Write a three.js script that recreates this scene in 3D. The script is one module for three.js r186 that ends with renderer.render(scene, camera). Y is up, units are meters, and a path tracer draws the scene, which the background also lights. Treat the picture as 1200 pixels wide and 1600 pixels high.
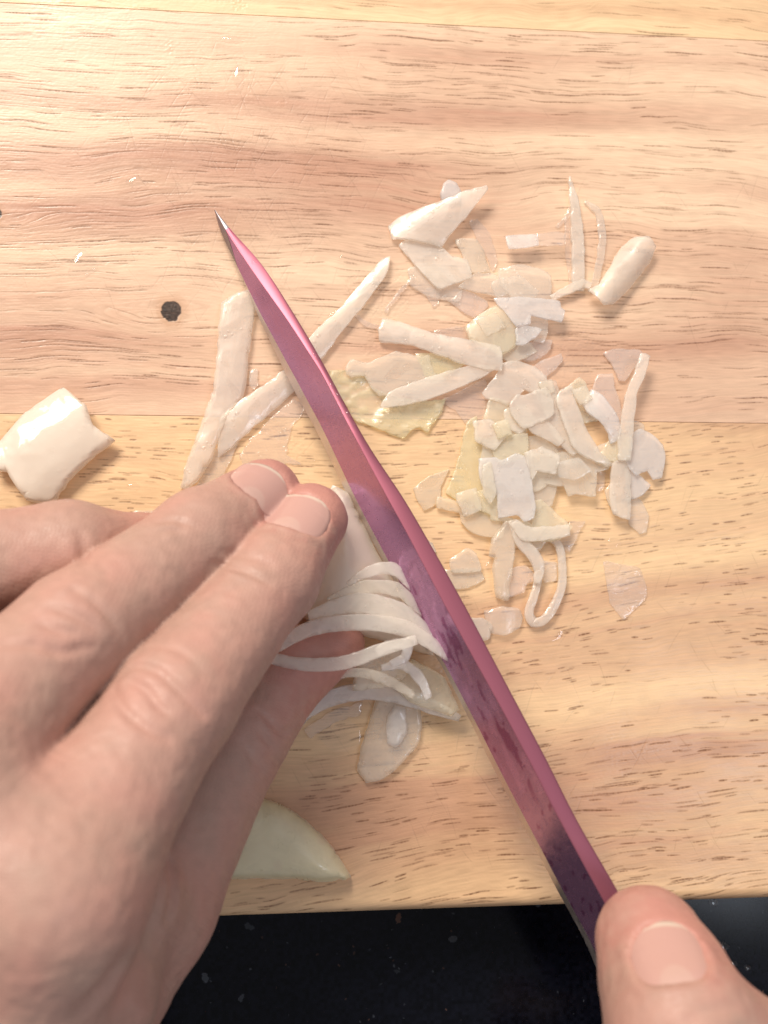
import * as THREE from 'three';
import { mergeVertices } from 'three/addons/utils/BufferGeometryUtils.js';
import { RectAreaLightUniformsLib } from 'three/addons/lights/RectAreaLightUniformsLib.js';

// ------------------------------------------------------------------ camera, light, exposure
// One unit of length inside the builders is a millimetre; M turns it into metres.
const M = 0.001;
const scene = new THREE.Scene();
const camera = new THREE.PerspectiveCamera(50, 0.75, 0.01, 6);
camera.position.set(-0.024, 0.2285, 0.026);
camera.up.set(0.008, 0, -1);
camera.lookAt(0, 0, 0);
camera.focus = 0.228;
camera.userData.fStop = 14;
camera.updateMatrixWorld(true);
camera.updateProjectionMatrix();
const renderer = new THREE.WebGLRenderer({ antialias: true });
renderer.toneMapping = THREE.LinearToneMapping;
renderer.toneMappingExposure = 1.0;
renderer.shadowMap.enabled = true;
scene.background = new THREE.Color(0.385, 0.38, 0.39);       // the even light of the kitchen round the board
RectAreaLightUniformsLib.init();

const rect = (name, label, color, intensity, w, h, from, to, glow) => {
  const lamp = new THREE.RectAreaLight(color, intensity, w, h);
  lamp.position.set(...from); lamp.lookAt(...to); lamp.castShadow = true; scene.add(lamp);
  const mat = new THREE.MeshStandardMaterial({ color: 0xf4f2ee, emissive: color, emissiveIntensity: glow, roughness: 0.6 });
  const g = new THREE.BoxGeometry(w, h, 0.02);
  const o = new THREE.Mesh(g, mat); o.name = name;
  o.position.set(...from); o.lookAt(...to); o.translateZ(-0.013);
  o.userData = { label, category: 'lamp' };
  scene.add(o);
};
rect('kitchen_lamp', 'warm rectangular kitchen lamp above the far side of the board', new THREE.Color(1, 0.91, 0.79), 37, 0.66, 0.4, [-0.5, 1.0, -0.92], [0.0, 0, -0.02], 1.5);
rect('ceiling_lamp', 'cool white ceiling panel lamp above the cook and the counter', new THREE.Color(0.8, 0.87, 1), 11, 0.4, 0.2, [0.66, 1.35, 0.22], [0.0, 0, 0.02], 1.2);

// ------------------------------------------------------------------ helpers
function rng(seed) { let a = seed >>> 0; return () => { a = (a + 0x6d2b79f5) | 0; let t = Math.imul(a ^ (a >>> 15), 1 | a); t = (t + Math.imul(t ^ (t >>> 7), 61 | t)) ^ t; return ((t ^ (t >>> 14)) >>> 0) / 4294967296; }; }
const hash3 = (x, y, z) => { let h = Math.imul(x, 374761393) + Math.imul(y, 668265263) + Math.imul(z, 2147483647 ^ 974634777); h = Math.imul(h ^ (h >>> 13), 1274126177); return ((h ^ (h >>> 16)) >>> 0) / 4294967296; };
const fade = (t) => t * t * t * (t * (t * 6 - 15) + 10), mix = (a, b, t) => a + (b - a) * t, clamp = (x, a = 0, b = 1) => Math.min(b, Math.max(a, x));
const sstep = (a, b, x) => { const t = clamp((x - a) / (b - a)); return t * t * (3 - 2 * t); };
function vnoise(x, y, z = 0) {       // value noise, -1 .. 1
  const ix = Math.floor(x), iy = Math.floor(y), iz = Math.floor(z), fx = fade(x - ix), fy = fade(y - iy), fz = fade(z - iz);
  const c = (a, b, d) => hash3(ix + a, iy + b, iz + d);
  const l = (d) => mix(mix(c(0, 0, d), c(1, 0, d), fx), mix(c(0, 1, d), c(1, 1, d), fx), fy);
  return (z === iz ? l(0) : mix(l(0), l(1), fz)) * 2 - 1;
}
const fbm = (x, y, z = 0, n = 3) => { let s = 0, a = 0.55; for (let i = 0; i < n; i++) { s += a * vnoise(x, y, z + i * 7.3); x *= 2.03; y *= 2.03; z *= 2.03; a *= 0.5; } return s; };

const used = new Map();
const numbered = (name) => { const n = used.get(name) ?? 0; used.set(name, n + 1); return n ? `${name}_${String(n).padStart(3, '0')}` : name; };
function tag(o, name, label, category, group) { o.name = numbered(name); o.userData = { label, category }; if (group) o.userData.group = group; scene.add(o); return o; }
function mesh(name, g, m, parent) { const o = new THREE.Mesh(g, m); o.name = name; o.castShadow = o.receiveShadow = true; if (parent) parent.add(o); return o; }

// the point (mm) at height h above the board that stands at a place of the photograph
const origin = camera.position.clone(), _v = new THREE.Vector3();
const sight = (px, py) => _v.set((px / 1200) * 2 - 1, 1 - (py / 1600) * 2, 0.5).unproject(camera).sub(origin).normalize().clone();
function P(px, py, h = 0) {
  const d = sight(px, py), t = (h * M - origin.y) / d.y;
  return new THREE.Vector3(origin.x + d.x * t, h * M, origin.z + d.z * t).multiplyScalar(1000);
}
function dataTex(w, h, fill, srgb) {
  const d = new Uint8Array(w * h * 4);
  fill(d);
  const t = new THREE.DataTexture(d, w, h, THREE.RGBAFormat);
  t.magFilter = THREE.LinearFilter; t.minFilter = THREE.LinearFilter; t.wrapS = t.wrapT = THREE.RepeatWrapping;
  if (srgb) t.colorSpace = THREE.SRGBColorSpace;
  t.needsUpdate = true;
  return t;
}
const toS = (x) => Math.round(255 * clamp(x <= 0.0031308 ? x * 12.92 : 1.055 * Math.pow(x, 1 / 2.4) - 0.055));

// ------------------------------------------------------------------ chopping board: three glued planks
const X0 = -150, X1 = 150, BOARD_T = 20;
const zTop = P(600, 34).z, zMid = P(450, 652).z, zFront = P(760, 1421).z;
// heartwood tint: [x, y of the photograph, half width, half height, strength]
const TINT = [
  [[180, 20, 900, 30, -0.3], [800, 10, 500, 14, 0.35]],
  [[180, 330, 360, 46, 0.6], [420, 250, 330, 60, 0.45], [720, 95, 260, 40, 0.45], [900, 200, 320, 60, 0.2], [1160, 480, 170, 100, 0.55], [1010, 540, 240, 50, 0.25], [500, 640, 700, 24, -0.35], [1000, 240, 300, 90, -0.3], [40, 540, 220, 80, 0.25], [620, 330, 200, 50, 0.25], [160, 130, 240, 70, -0.3], [950, 300, 240, 60, -0.35], [430, 520, 190, 90, -0.35]],
  [[1150, 650, 120, 30, 0.5], [1000, 1165, 260, 26, 0.6], [1150, 1105, 150, 22, 0.5], [900, 1290, 330, 70, 0.4], [640, 1260, 260, 60, 0.55], [1050, 1340, 260, 40, 0.5], [500, 1350, 300, 50, 0.4], [700, 760, 500, 120, -0.5], [300, 720, 300, 80, -0.35], [700, 1150, 300, 60, -0.1]],
].map((l) => l.map(([x, y, rx, ry, s]) => { const p = P(x, y); return [p.x, p.z, rx / 7.6, ry / 7.6, s]; }));
const KNOT = P(268, 485), KNOT2 = P(-8, 335);
const BEND = P(640, 1330), TILT = P(250, 340);
function grain(k, x, z) {            // what stays the same along the fibres
  let v = z + 3.4 * fbm(x / 55 + k * 9, z / 34 + 3, 0, 2) + 0.75 * vnoise(x / 13, z / 8 + k * 5) + 0.16 * vnoise(x / 4, z / 3, 6 + k);
  if (k === 1) {
    for (const [q, s, r] of [[KNOT, 2.3, 7], [KNOT2, 1.6, 5]]) { const dx = (x - q.x) / (r * 1.9), dz = (z - q.z) / r, e = Math.exp(-(dx * dx + dz * dz) * 0.8); v -= s * e * Math.tanh((z - q.z) * 0.9) * 1.4; }
    { const p = TILT; v += 0.16 * (x - p.x) * Math.exp(-(((x - p.x) / 42) ** 2) - ((z - p.z) / 14) ** 2); }
    v += 0.05 * (x - 20) * sstep(-20, 60, x) * sstep(-60, -10, z);
  }
  if (k === 2) { v += 0.13 * 12 * Math.log(1 + Math.exp((x - 22) / 12)) * (1 - sstep(20, 60, z)); v += 0.1 * x * sstep(20, 60, z) * (1 - sstep(78, 96, z)); const dx = (x - BEND.x - 8) / 22, dz = (z - BEND.z) / 10; v += 3 * Math.exp(-dx * dx - dz * dz); }
  return v;
}
function plankTextures(k, z0, z1) {
  const res = 6.8, W = Math.round((X1 - X0) * res), H = Math.round((z1 - z0) * res), r = rng(11 + k * 31);
  const pore = new Float32Array(W * H), nick = new Float32Array(W * H);
  const stamp = (buf, x, z, rad, a) => {
    const cx = (x - X0) * res, cz = (z - z0) * res, R = rad * res, n = Math.ceil(R + 1);
    for (let j = -n; j <= n; j++) for (let i = -n; i <= n; i++) {
      const X = Math.round(cx) + i, Z = Math.round(cz) + j;
      if (X < 0 || Z < 0 || X >= W || Z >= H) continue;
      const d = Math.hypot(X - cx, Z - cz), c = a * clamp(R + 0.5 - d, 0, 1);
      if (c > buf[Z * W + X]) buf[Z * W + X] = c;
    }
  };
  const count = [300, 2100, 3700][k];
  for (let i = 0; i < count; i++) {
    let x = X0 + r() * (X1 - X0), z = z0 + r() * (z1 - z0);
    const patch = fbm(x / 30 + 40 * k, z / 11, 5, 2);
    if (patch < -0.22 && r() < 0.75) continue;
    let L = k === 1 ? 3 + 13 * r() * r() + (r() < 0.14 ? 7 : 0) : k === 2 ? 1.3 + 3.2 * r() : 3 + 12 * r();
    if (k === 2 && z > P(600, 1130).z) L = 2 + 9 * r() * r();
    const w = 0.075 + 0.105 * r() * (k === 2 ? 1.2 : 1), dark = 0.45 + 0.55 * r();
    for (let s = 0; s < L; s += 0.12) {
      const e = 0.3, vx = (grain(k, x + e, z) - grain(k, x - e, z)) / (2 * e), vz = (grain(k, x, z + e) - grain(k, x, z - e)) / (2 * e);
      let m = clamp(-vx / Math.max(0.3, vz), -0.8, 0.8); m += 0.02 * vnoise(x * 1.4, i);
      x += 0.12; z += m * 0.12;
      const u = s / L;
      stamp(pore, x, z, w * (0.45 + 0.55 * Math.sin(Math.PI * u)), dark * clamp(Math.min(u, 1 - u) * 9, 0, 1) * (0.75 + 0.25 * vnoise(x * 3, i)));
    }
  }
  // long thin lines of late wood
  const lines = [10, 150, 90][k];
  for (let i = 0; i < lines; i++) {
    let x = X0 + r() * 240, z = z0 + r() * (z1 - z0); const L = 14 + 40 * r(), dark = k === 1 && i % 2 ? 0.3 + 0.35 * r() : 0.12 + 0.2 * r();
    for (let s = 0; s < L; s += 0.12) {
      const e = 0.3, vx = (grain(k, x + e, z) - grain(k, x - e, z)) / (2 * e), vz = (grain(k, x, z + e) - grain(k, x, z - e)) / (2 * e);
      x += 0.12; z += clamp(-vx / Math.max(0.3, vz), -0.8, 0.8) * 0.12;
      stamp(pore, x, z, 0.11 + 0.05 * vnoise(s, i), dark * clamp(Math.min(s, L - s) / 4, 0, 1) * (0.6 + 0.4 * vnoise(x * 0.5, i)));
    }
  }
  // knife cuts, pale and thin
  for (let i = 0; i < [10, 330, 170][k]; i++) {
    const q = P(k === 1 ? (i % 3 ? 400 + 260 * (r() + r() - 1) : 1200 * r()) : 300 + 900 * r(), k === 1 ? 60 + 420 * r() : 660 + 680 * r());
    const a = (r() < 0.6 ? 1.05 : 2.0) + 0.5 * (r() - 0.5), L = 3 + 14 * r() * r();
    for (let s = 0; s < L; s += 0.1) stamp(nick, q.x + Math.cos(a) * s, q.z + Math.sin(a) * s + 0.1 * Math.sin(s), 0.05 + 0.03 * (i % 2), (0.3 + 0.6 * r()) * Math.sin((Math.PI * s) / L));
  }
  const base = [[0.71, 0.50, 0.30], [0.70, 0.495, 0.345], [0.70, 0.475, 0.275]][k], heart = [[0.53, 0.32, 0.19], [0.46, 0.255, 0.175], [0.48, 0.27, 0.165]][k];
  const wetAt = [[760, 560, 250, 190], [640, 1010, 130, 150], [620, 440, 120, 90], [420, 660, 130, 110]].map(([x, y, a, b]) => { const p = P(x, y); return [p.x, p.z, a / 7.6, b / 7.6]; });
  const hbuf = new Float32Array(W * H), rbuf = new Float32Array(W * H);
  const map = dataTex(W, H, (d) => {
    for (let j = 0; j < H; j++) for (let i = 0; i < W; i++) {
      const x = X0 + (i + 0.5) / res, z = z0 + (j + 0.5) / res, o = j * W + i, v = grain(k, x, z);
      const band = fbm(v / 7.5 + 31 * k, x / 170, 0, 3), fine = fbm(v / 0.9, x / 26, 2, 2), fibre = vnoise(v * 5.5, x / 3.2, 4);
      let t = 0.34 + 0.75 * band;
      for (const [cx, cz, a, b, s] of TINT[k]) { const q = ((x - cx) / a) ** 2 + ((z - cz + 2.5 * fine) / b) ** 2; if (q < 4) t += s * Math.exp(-q * 1.3); }
      t = clamp(t + 0.16 * fine);
      let g = 1 + 0.075 * fine + 0.08 * fibre + 0.03 * vnoise(x / 2.2, z / 1.7, 8);
      let c = [0, 1, 2].map((n) => mix(base[n], heart[n], t) * g);
      const p = pore[o];
      c = c.map((q, n) => mix(q, [0.15, 0.06, 0.024][n], 0.97 * p));
      if (k === 1) for (const [q, R] of [[KNOT, 2.15], [KNOT2, 1.5]]) {
        const dx = x - q.x, dz = z - q.z, a = Math.atan2(dz, dx), rr = Math.hypot(dx, dz) / (R * (1 + 0.09 * vnoise(a * 1.6 + 9, 3) + 0.06 * vnoise(a * 5, 7)));
        if (rr < 2.4) {
          const ring = sstep(2.2, 1.0, rr) * 0.5 * (0.7 + 0.3 * vnoise(rr * 6, a)); c = c.map((y, n) => mix(y, [0.36, 0.17, 0.075][n], ring));
          const core = sstep(1.06, 0.92, rr); c = c.map((y, n) => mix(y, [0.05, 0.03, 0.022][n] * (1 + 0.9 * fbm(dx * 2.2, dz * 2.2, 1, 2)), core));
          hbuf[o] -= 0.5 * core;
        }
      }
      const nk = nick[o];
      c = c.map((y) => y * (1 - 0.26 * nk));
      for (let n = 0; n < 3; n++) d[o * 4 + n] = toS(c[n]);
      d[o * 4 + 3] = 255;
      let wet = 0;
      for (const [cx, cz, a, b] of wetAt) wet = Math.max(wet, 1 - Math.sqrt(((x - cx) / a) ** 2 + ((z - cz) / b) ** 2));
      wet = sstep(-0.02, 0.12, wet - 0.35 + 0.6 * fbm(x / 9, z / 9, 21, 3));
      hbuf[o] += -0.8 * p - 0.6 * nk + 0.14 * fibre + 0.12 * fine + 0.1 * vnoise(x / 0.5, z / 0.4, 3) * (1 + 4 * wet);
      rbuf[o] = mix(0.36 + 0.07 * vnoise(x / 8, z / 5, 12) + 0.05 * fibre, 0.27, wet) + 0.12 * p;
    }
  }, true);
  const aux = dataTex(W, H, (d) => { for (let o = 0; o < W * H; o++) { d[o * 4] = Math.round(255 * clamp(0.62 + 0.35 * hbuf[o])); d[o * 4 + 1] = Math.round(255 * clamp(rbuf[o])); d[o * 4 + 3] = 255; } });
  for (const t of [map, aux]) t.wrapS = t.wrapT = THREE.ClampToEdgeWrapping;
  return new THREE.MeshPhysicalMaterial({ map, bumpMap: aux, bumpScale: 0.0002, specularIntensity: 0.8, roughnessMap: aux, roughness: 1, name: 'rubberwood' });
}
function plankGeometry(z0, z1, back, front) {   // a long bar whose section is drawn in (z, y)
  const s = new THREE.Shape(), T = -BOARD_T, rb = back, rf = front;
  s.moveTo(z0, T); s.lineTo(z1 - rf, T);
  s.absarc(z1 - rf, T + rf, rf, -Math.PI / 2, 0, false); s.lineTo(z1, -rf);
  s.absarc(z1 - rf, -rf, rf, 0, Math.PI / 2, false); s.lineTo(z0 + rb, 0);
  s.absarc(z0 + rb, -rb, rb, Math.PI / 2, Math.PI, false); s.closePath();
  const g = new THREE.ExtrudeGeometry(s, { depth: X1 - X0, bevelEnabled: false, curveSegments: 10 });
  const p = g.attributes.position, uv = g.attributes.uv;
  for (let i = 0; i < p.count; i++) { const z = p.getX(i), y = p.getY(i), x = X1 - p.getZ(i); p.setXYZ(i, x * M, y * M, z * M); uv.setXY(i, (x - X0) / (X1 - X0), clamp((z - z0 + (y < -3 ? y * 0.3 : 0)) / (z1 - z0), 0.003, 0.997)); }
  g.computeVertexNormals();
  return g;
}
const board = tag(new THREE.Group(), 'chopping_board', 'pale wooden chopping board of glued planks with a dark round knot', 'chopping board');
[[zTop - 60, zTop], [zTop, zMid], [zMid, zFront]].forEach(([a, b], k) => mesh(k ? `plank_00${k}` : 'plank', plankGeometry(a + (k ? 0.03 : 0), b - 0.03, 0.12, k === 2 ? 2.6 : 0.12), plankTextures(k, a, b), board));

// ------------------------------------------------------------------ countertop of dark polished stone
{
  const N = 1024, size = 160, r = rng(77);
  const speck = new Float32Array(N * N * 3), hgt = new Float32Array(N * N);
  for (let i = 0; i < 900; i++) {
    const x = r() * N, y = r() * N, big = r() < 0.06, R = big ? 4 + 5 * r() : 0.8 + 1.6 * r(), b = (big ? 0.05 : 0.03) * (0.3 + r()) * (r() < 0.1 ? 3 : 1), warm = r() < 0.35, a = r() * 6.28;
    for (let j = -12; j <= 12; j++) for (let k = -12; k <= 12; k++) {
      const u = (k * Math.cos(a) + j * Math.sin(a)) / R, v = (-k * Math.sin(a) + j * Math.cos(a)) / (R * 0.6), q = u * u + v * v + 0.5 * vnoise(k * 0.4 + i, j * 0.4);
      if (q > 1) continue;
      const o = (((Math.floor(y) + j + N) % N) * N + ((Math.floor(x) + k + N) % N)) * 3;
      speck[o] += b * (warm ? 1.4 : 0.9); speck[o + 1] += b * (warm ? 0.7 : 1); speck[o + 2] += b * (warm ? 0.45 : 1.15);
    }
  }
  const map = dataTex(N, N, (d) => { for (let o = 0; o < N * N; o++) { const x = o % N, y = (o / N) | 0, f = 1 + 0.5 * vnoise(x / 5, y / 5, 3); d[o * 4] = toS(0.003 * f + speck[o * 3]); d[o * 4 + 1] = toS(0.0034 * f + speck[o * 3 + 1]); d[o * 4 + 2] = toS(0.0065 * f + speck[o * 3 + 2]); d[o * 4 + 3] = 255; } }, true);
  const g = new THREE.BoxGeometry(0.9, 0.03, 0.7), uv = g.attributes.uv, p = g.attributes.position;
  for (let i = 0; i < p.count; i++) uv.setXY(i, p.getX(i) / (size * M), (p.getZ(i) + p.getY(i)) / (size * M));
  const o = mesh('countertop', g, new THREE.MeshPhysicalMaterial({ map, roughness: 0.14, specularIntensity: 0.25, name: 'polished_stone' }));
  o.position.set(0, (-BOARD_T - 15.2) * M, 0.06); o.userData = { kind: 'structure', label: 'black polished stone countertop with fine pale flecks' }; scene.add(o);
}

// ------------------------------------------------------------------ onion
const veins = dataTex(512, 512, (d) => {
  const r = rng(3), bead = new Float32Array(512 * 512);
  for (let i = 0; i < 70; i++) {
    const x = r() * 512, y = r() * 512, R = 3 + 8 * r() * r(), sq = 0.7 + 0.6 * r();
    for (let j = -16; j <= 16; j++) for (let k = -16; k <= 16; k++) { const q = 1 - (k * k * sq + (j * j) / sq) / (R * R); if (q <= 0) continue; const o = ((Math.floor(y) + j + 512) % 512) * 512 + ((Math.floor(x) + k + 512) % 512); bead[o] = Math.max(bead[o], Math.sqrt(q) * R / 13); }
  }
  for (let y = 0; y < 512; y++) for (let x = 0; x < 512; x++) {
    const per = (fx, fy, s) => { const a = (x / 512) * 2 * Math.PI, b = (y / 512) * 2 * Math.PI; return vnoise(Math.cos(a) * fx + 7 * s, Math.sin(a) * fx + Math.cos(b) * fy, Math.sin(b) * fy + 3.1 * s); };
    const o = (y * 512 + x) * 4, v = 0.35 + 0.05 * per(0.5, 9, 1) + 0.025 * per(0.9, 22, 2) + 0.035 * per(4, 4, 3) + 0.5 * bead[y * 512 + x];
    d[o] = Math.round(255 * clamp(v)); d[o + 1] = Math.round(255 * clamp(0.96 - 0.4 * sstep(-0.1, 0.6, per(2.2, 2.2, 6)) + 0.03 * per(9, 9, 7) - 0.4 * bead[y * 512 + x])); d[o + 2] = 0; d[o + 3] = 255;
  }
});
const onionMat = (color, transmission, roughness) => new THREE.MeshPhysicalMaterial({ color: new THREE.Color().setRGB(...color), transmission, thickness: 0, roughness, roughnessMap: veins, bumpMap: veins, bumpScale: 0.0003, clearcoat: 1, clearcoatRoughness: 0.07, ior: 1.5, name: 'onion_flesh' });
const OM = {
  white: onionMat([0.955, 0.92, 0.87], 0.77, 0.5), cool: onionMat([0.93, 0.915, 0.91], 0.75, 0.5), cream: onionMat([0.96, 0.925, 0.82], 0.79, 0.48),
  yellow: onionMat([0.96, 0.935, 0.78], 0.8, 0.46), pale: onionMat([0.96, 0.93, 0.87], 0.82, 0.45), pink: onionMat([0.97, 0.93, 0.90], 0.86, 0.42),
  clear: onionMat([0.98, 0.965, 0.94], 0.88, 0.3), film: onionMat([0.99, 0.975, 0.96], 0.93, 0.2), solid: onionMat([0.90, 0.82, 0.72], 0.5, 0.58), end: onionMat([0.93, 0.88, 0.66], 0.5, 0.5), tan: onionMat([0.965, 0.92, 0.82], 0.8, 0.45),
};
OM.solid.bumpScale = 0.00008; OM.solid.roughnessMap = null;
function outline(pts, seed, rag) {         // corners eased, sides a little ragged
  let q = pts;
  for (let k = 0; k < 2; k++) { const n = []; for (let i = 0; i < q.length; i++) { const a = q[i], b = q[(i + 1) % q.length], e = k ? 0.22 : 0.07; n.push([mix(a[0], b[0], e), mix(a[1], b[1], e)], [mix(a[0], b[0], 1 - e), mix(a[1], b[1], 1 - e)]); } q = n; }
  const out = [];
  for (let i = 0; i < q.length; i++) { const a = q[i], b = q[(i + 1) % q.length], n = Math.max(1, Math.round(Math.hypot(b[0] - a[0], b[1] - a[1]) / 0.7)); for (let k = 0; k < n; k++) out.push([mix(a[0], b[0], k / n), mix(a[1], b[1], k / n)]); }
  return out.map(([x, z]) => [x + rag * vnoise(x * 0.9, z * 0.9, seed), z + rag * vnoise(x * 0.9 + 50, z * 0.9, seed)]);
}
let pieceSeed = 0;
function slabGeometry(pts, o) {            // a bent, rounded slice; pts in mm about its middle
  const seed = ++pieceSeed, ring = outline(pts, seed, o.rag ?? 0.16);
  if (THREE.ShapeUtils.isClockWise(ring.map(([x, y]) => new THREE.Vector2(x, y)))) ring.reverse();
  const V = ring.map((p) => p.slice()), L = o.cell ?? 1.1;
  let F = THREE.ShapeUtils.triangulateShape(ring.map(([x, y]) => new THREE.Vector2(x, y)), []);
  for (let pass = 0; pass < 7; pass++) {
    const mids = new Map(), out = []; let split = false;
    const mid = (a, b) => { if (Math.hypot(V[a][0] - V[b][0], V[a][1] - V[b][1]) < L || (Math.abs(a - b) === 1 && a < ring.length && b < ring.length)) return -1; const k = a < b ? a * 1e6 + b : b * 1e6 + a; if (!mids.has(k)) { mids.set(k, V.length); V.push([(V[a][0] + V[b][0]) / 2, (V[a][1] + V[b][1]) / 2]); split = true; } return mids.get(k); };
    for (const [a, b, c] of F) {
      const ab = mid(a, b), bc = mid(b, c), ca = mid(c, a), n = (ab >= 0) + (bc >= 0) + (ca >= 0);
      if (!n) out.push([a, b, c]);
      else if (n === 3) out.push([a, ab, ca], [ab, b, bc], [ca, bc, c], [ab, bc, ca]);
      else { const [p, q, r, pq, qr, rp] = ab >= 0 && (n === 1 || bc >= 0) ? [a, b, c, ab, bc, ca] : bc >= 0 && (n === 1 || ca >= 0) ? [b, c, a, bc, ca, ab] : [c, a, b, ca, ab, bc]; if (n === 1) out.push([p, pq, r], [pq, q, r]); else out.push([pq, q, qr], [p, pq, qr], [p, qr, r]); }
    }
    F = out;
    if (!split) break;
  }
  let hx = 1, hz = 1; for (const [x, z] of ring) { hx = Math.max(hx, Math.abs(x)); hz = Math.max(hz, Math.abs(z)); }
  const th = ((o.bend?.[0] ?? 0) * Math.PI) / 180, cu = Math.cos(th), su = Math.sin(th); let hu = 1; for (const [x, z] of ring) hu = Math.max(hu, Math.abs(x * cu + z * su));
  const t = (o.t ?? 1.4) * (o.r ? 0.8 : 0.4), r = o.r ?? Math.min(0.3, t * 0.3), sag = o.bend?.[1] ?? 0, rise = o.rise ?? [0, 0];
  const low = ([x, z]) => { const u = (x * cu + z * su) / hu; return (rise[0] * x) / hx + (rise[1] * z) / hz + sag * (1 - u * u) + 0.22 * Math.min(1, t) * vnoise(x / 4.5, z / 4.5, seed * 3.7) + (o.wr ?? 0) * fbm(x / 2.6, z / 2.6, seed, 2); };
  const depth = ([x, z]) => { let d = 99; for (let i = 0; i < ring.length; i++) { const a = ring[i], b = ring[(i + 1) % ring.length], ex = b[0] - a[0], ez = b[1] - a[1], s = clamp(((x - a[0]) * ex + (z - a[1]) * ez) / (ex * ex + ez * ez || 1)), q = Math.hypot(x - a[0] - ex * s, z - a[1] - ez * s); if (q < d) d = q; } return d; };
  const ax = o.vein ?? (o.bend ? o.bend[0] + 90 : 0), ca = Math.cos((ax * Math.PI) / 180), sa = Math.sin((ax * Math.PI) / 180);
  const pos = [], uv = [], idx = [], put = (x, y, z) => { pos.push(x * M, y * M, z * M); uv.push((x * ca + z * sa) / 24 + seed * 0.37, (-x * sa + z * ca) / 24 + seed * 0.19); return pos.length / 3 - 1; };
  const lows = V.map(low), rounding = (d) => { const q = clamp(1 - d / r); return r > 0 ? Math.min(r, t * 0.8) * (1 - Math.sqrt(1 - q * q)) : 0; };
  const top = V.map((p, i) => { const d = depth(p); return put(p[0], lows[i] + t - rounding(d) + 0.05 * Math.min(1, t) * vnoise(p[0] / 1.3, p[1] / 1.3, seed), p[1]); });
  const bot = V.map((p, i) => put(p[0], lows[i], p[1]));
  for (const [a, b, c] of F) { idx.push(top[a], top[c], top[b], bot[a], bot[b], bot[c]); }
  const n = ring.length;
  for (let i = 0; i < n; i++) { const j = (i + 1) % n; idx.push(top[i], top[j], bot[i], top[j], bot[j], bot[i]); }
  const g = new THREE.BufferGeometry();
  g.setAttribute('position', new THREE.Float32BufferAttribute(pos, 3)); g.setAttribute('uv', new THREE.Float32BufferAttribute(uv, 2)); g.setIndex(idx); g.computeVertexNormals();
  return g;
}
function piece(name, label, pts, mat, o = {}) {
  const h0 = o.h ?? 0.15, h = h0 > 8 || o.keep ? h0 : 0.12 + (h0 - 0.12) * 0.62, w = pts.map(([x, y]) => P(x, y, h + (o.t ?? 1.4) * 0.5 + Math.max(0, o.bend?.[1] ?? 0) * 0.4));
  const c = w.reduce((s, p) => s.add(p), new THREE.Vector3()).divideScalar(w.length);
  const m = mesh(name, slabGeometry(w.map((p) => [(p.x - c.x) * (o.grow ?? 1.11), (p.z - c.z) * (o.grow ?? 1.11)]), o), OM[mat]);
  m.position.set(c.x * M, h * M, c.z * M);
  return tag(m, name, label, o.cat ?? name.replace('_', ' '), 'pieces of chopped onion on the board');
}
const zone = (ox, oy, s) => (pts) => pts.map(([x, y]) => [ox + x / s, oy + y / s]);
function ribbon(pts, widths) {             // a strip: the outline of a line with a width at each point
  const c = new THREE.CatmullRomCurve3(pts.map(([x, y]) => new THREE.Vector3(x, y, 0))), n = Math.max(8, pts.length * 3), a = [], b = [];
  for (let i = 0; i <= n; i++) { const u = i / n, p = c.getPoint(u), d = c.getTangent(u), f = u * (widths.length - 1), k = Math.min(widths.length - 2, Math.floor(f)), w = mix(widths[k], widths[k + 1], f - k) / 2; a.push([p.x - d.y * w, p.y + d.x * w]); b.unshift([p.x + d.y * w, p.y - d.x * w]); }
  return [...a, ...b];
}
// --- pieces near the top of the heap
const A = zone(600, 270, 5.217), B = zone(780, 270, 4.615), C = zone(600, 250, 2.609), D = zone(530, 460, 4.615), E = zone(720, 530, 6.667), G = zone(840, 530, 5), F = zone(640, 650, 4.138), K = zone(270, 400, 2.79), Z = (p) => p;
piece('onion_piece', 'small bluish white lump poking out above the big pointed onion slice', A([[470, 170], [490, 90], [530, 55], [590, 80], [625, 140], [620, 210], [545, 225], [480, 210]]), 'cool', { h: 0.2, t: 3 });
piece('onion_slice', 'big pointed onion slice with a raised tip, topmost of the heap', A([[80, 400], [150, 340], [300, 290], [450, 245], [545, 215], [640, 180], [790, 150], [795, 180], [740, 255], [640, 370], [540, 480], [470, 580], [420, 560], [300, 530], [200, 520], [110, 510]]), 'white', { h: 1.6, t: 1.5, rise: [1.3, -0.2], bend: [55, 1.2] });
piece('onion_piece', 'translucent square bit tucked behind the pale four-cornered slice', A([[590, 550], [680, 540], [750, 545], [800, 610], [840, 740], [860, 790], [700, 800], [660, 710], [640, 640]]), 'pale', { h: 0.3 });
piece('onion_film', 'clear bright triangle of onion skin under the four-cornered slice', A([[330, 960], [380, 930], [440, 940], [465, 940], [440, 1060], [400, 1090]]), 'film', { h: 0.15, t: 0.8, cat: 'onion film' });
piece('onion_slice', 'pale four-cornered slice lying under the big pointed slice', A([[145, 595], [215, 545], [330, 560], [440, 555], [470, 600], [540, 670], [660, 710], [690, 800], [680, 850], [590, 880], [440, 930], [330, 820], [230, 690]]), 'white', { h: 1.1, t: 1.3, rise: [0.1, 0.6] });
piece('onion_film', 'narrow clear sliver standing beside the four-cornered slice, pointing at the board front', A([[20, 1080], [120, 960], [220, 850], [240, 870], [140, 980], [55, 1080], [40, 1130], [15, 1120]]), 'film', { h: 0.15, t: 1.6, cat: 'onion film' });
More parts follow.
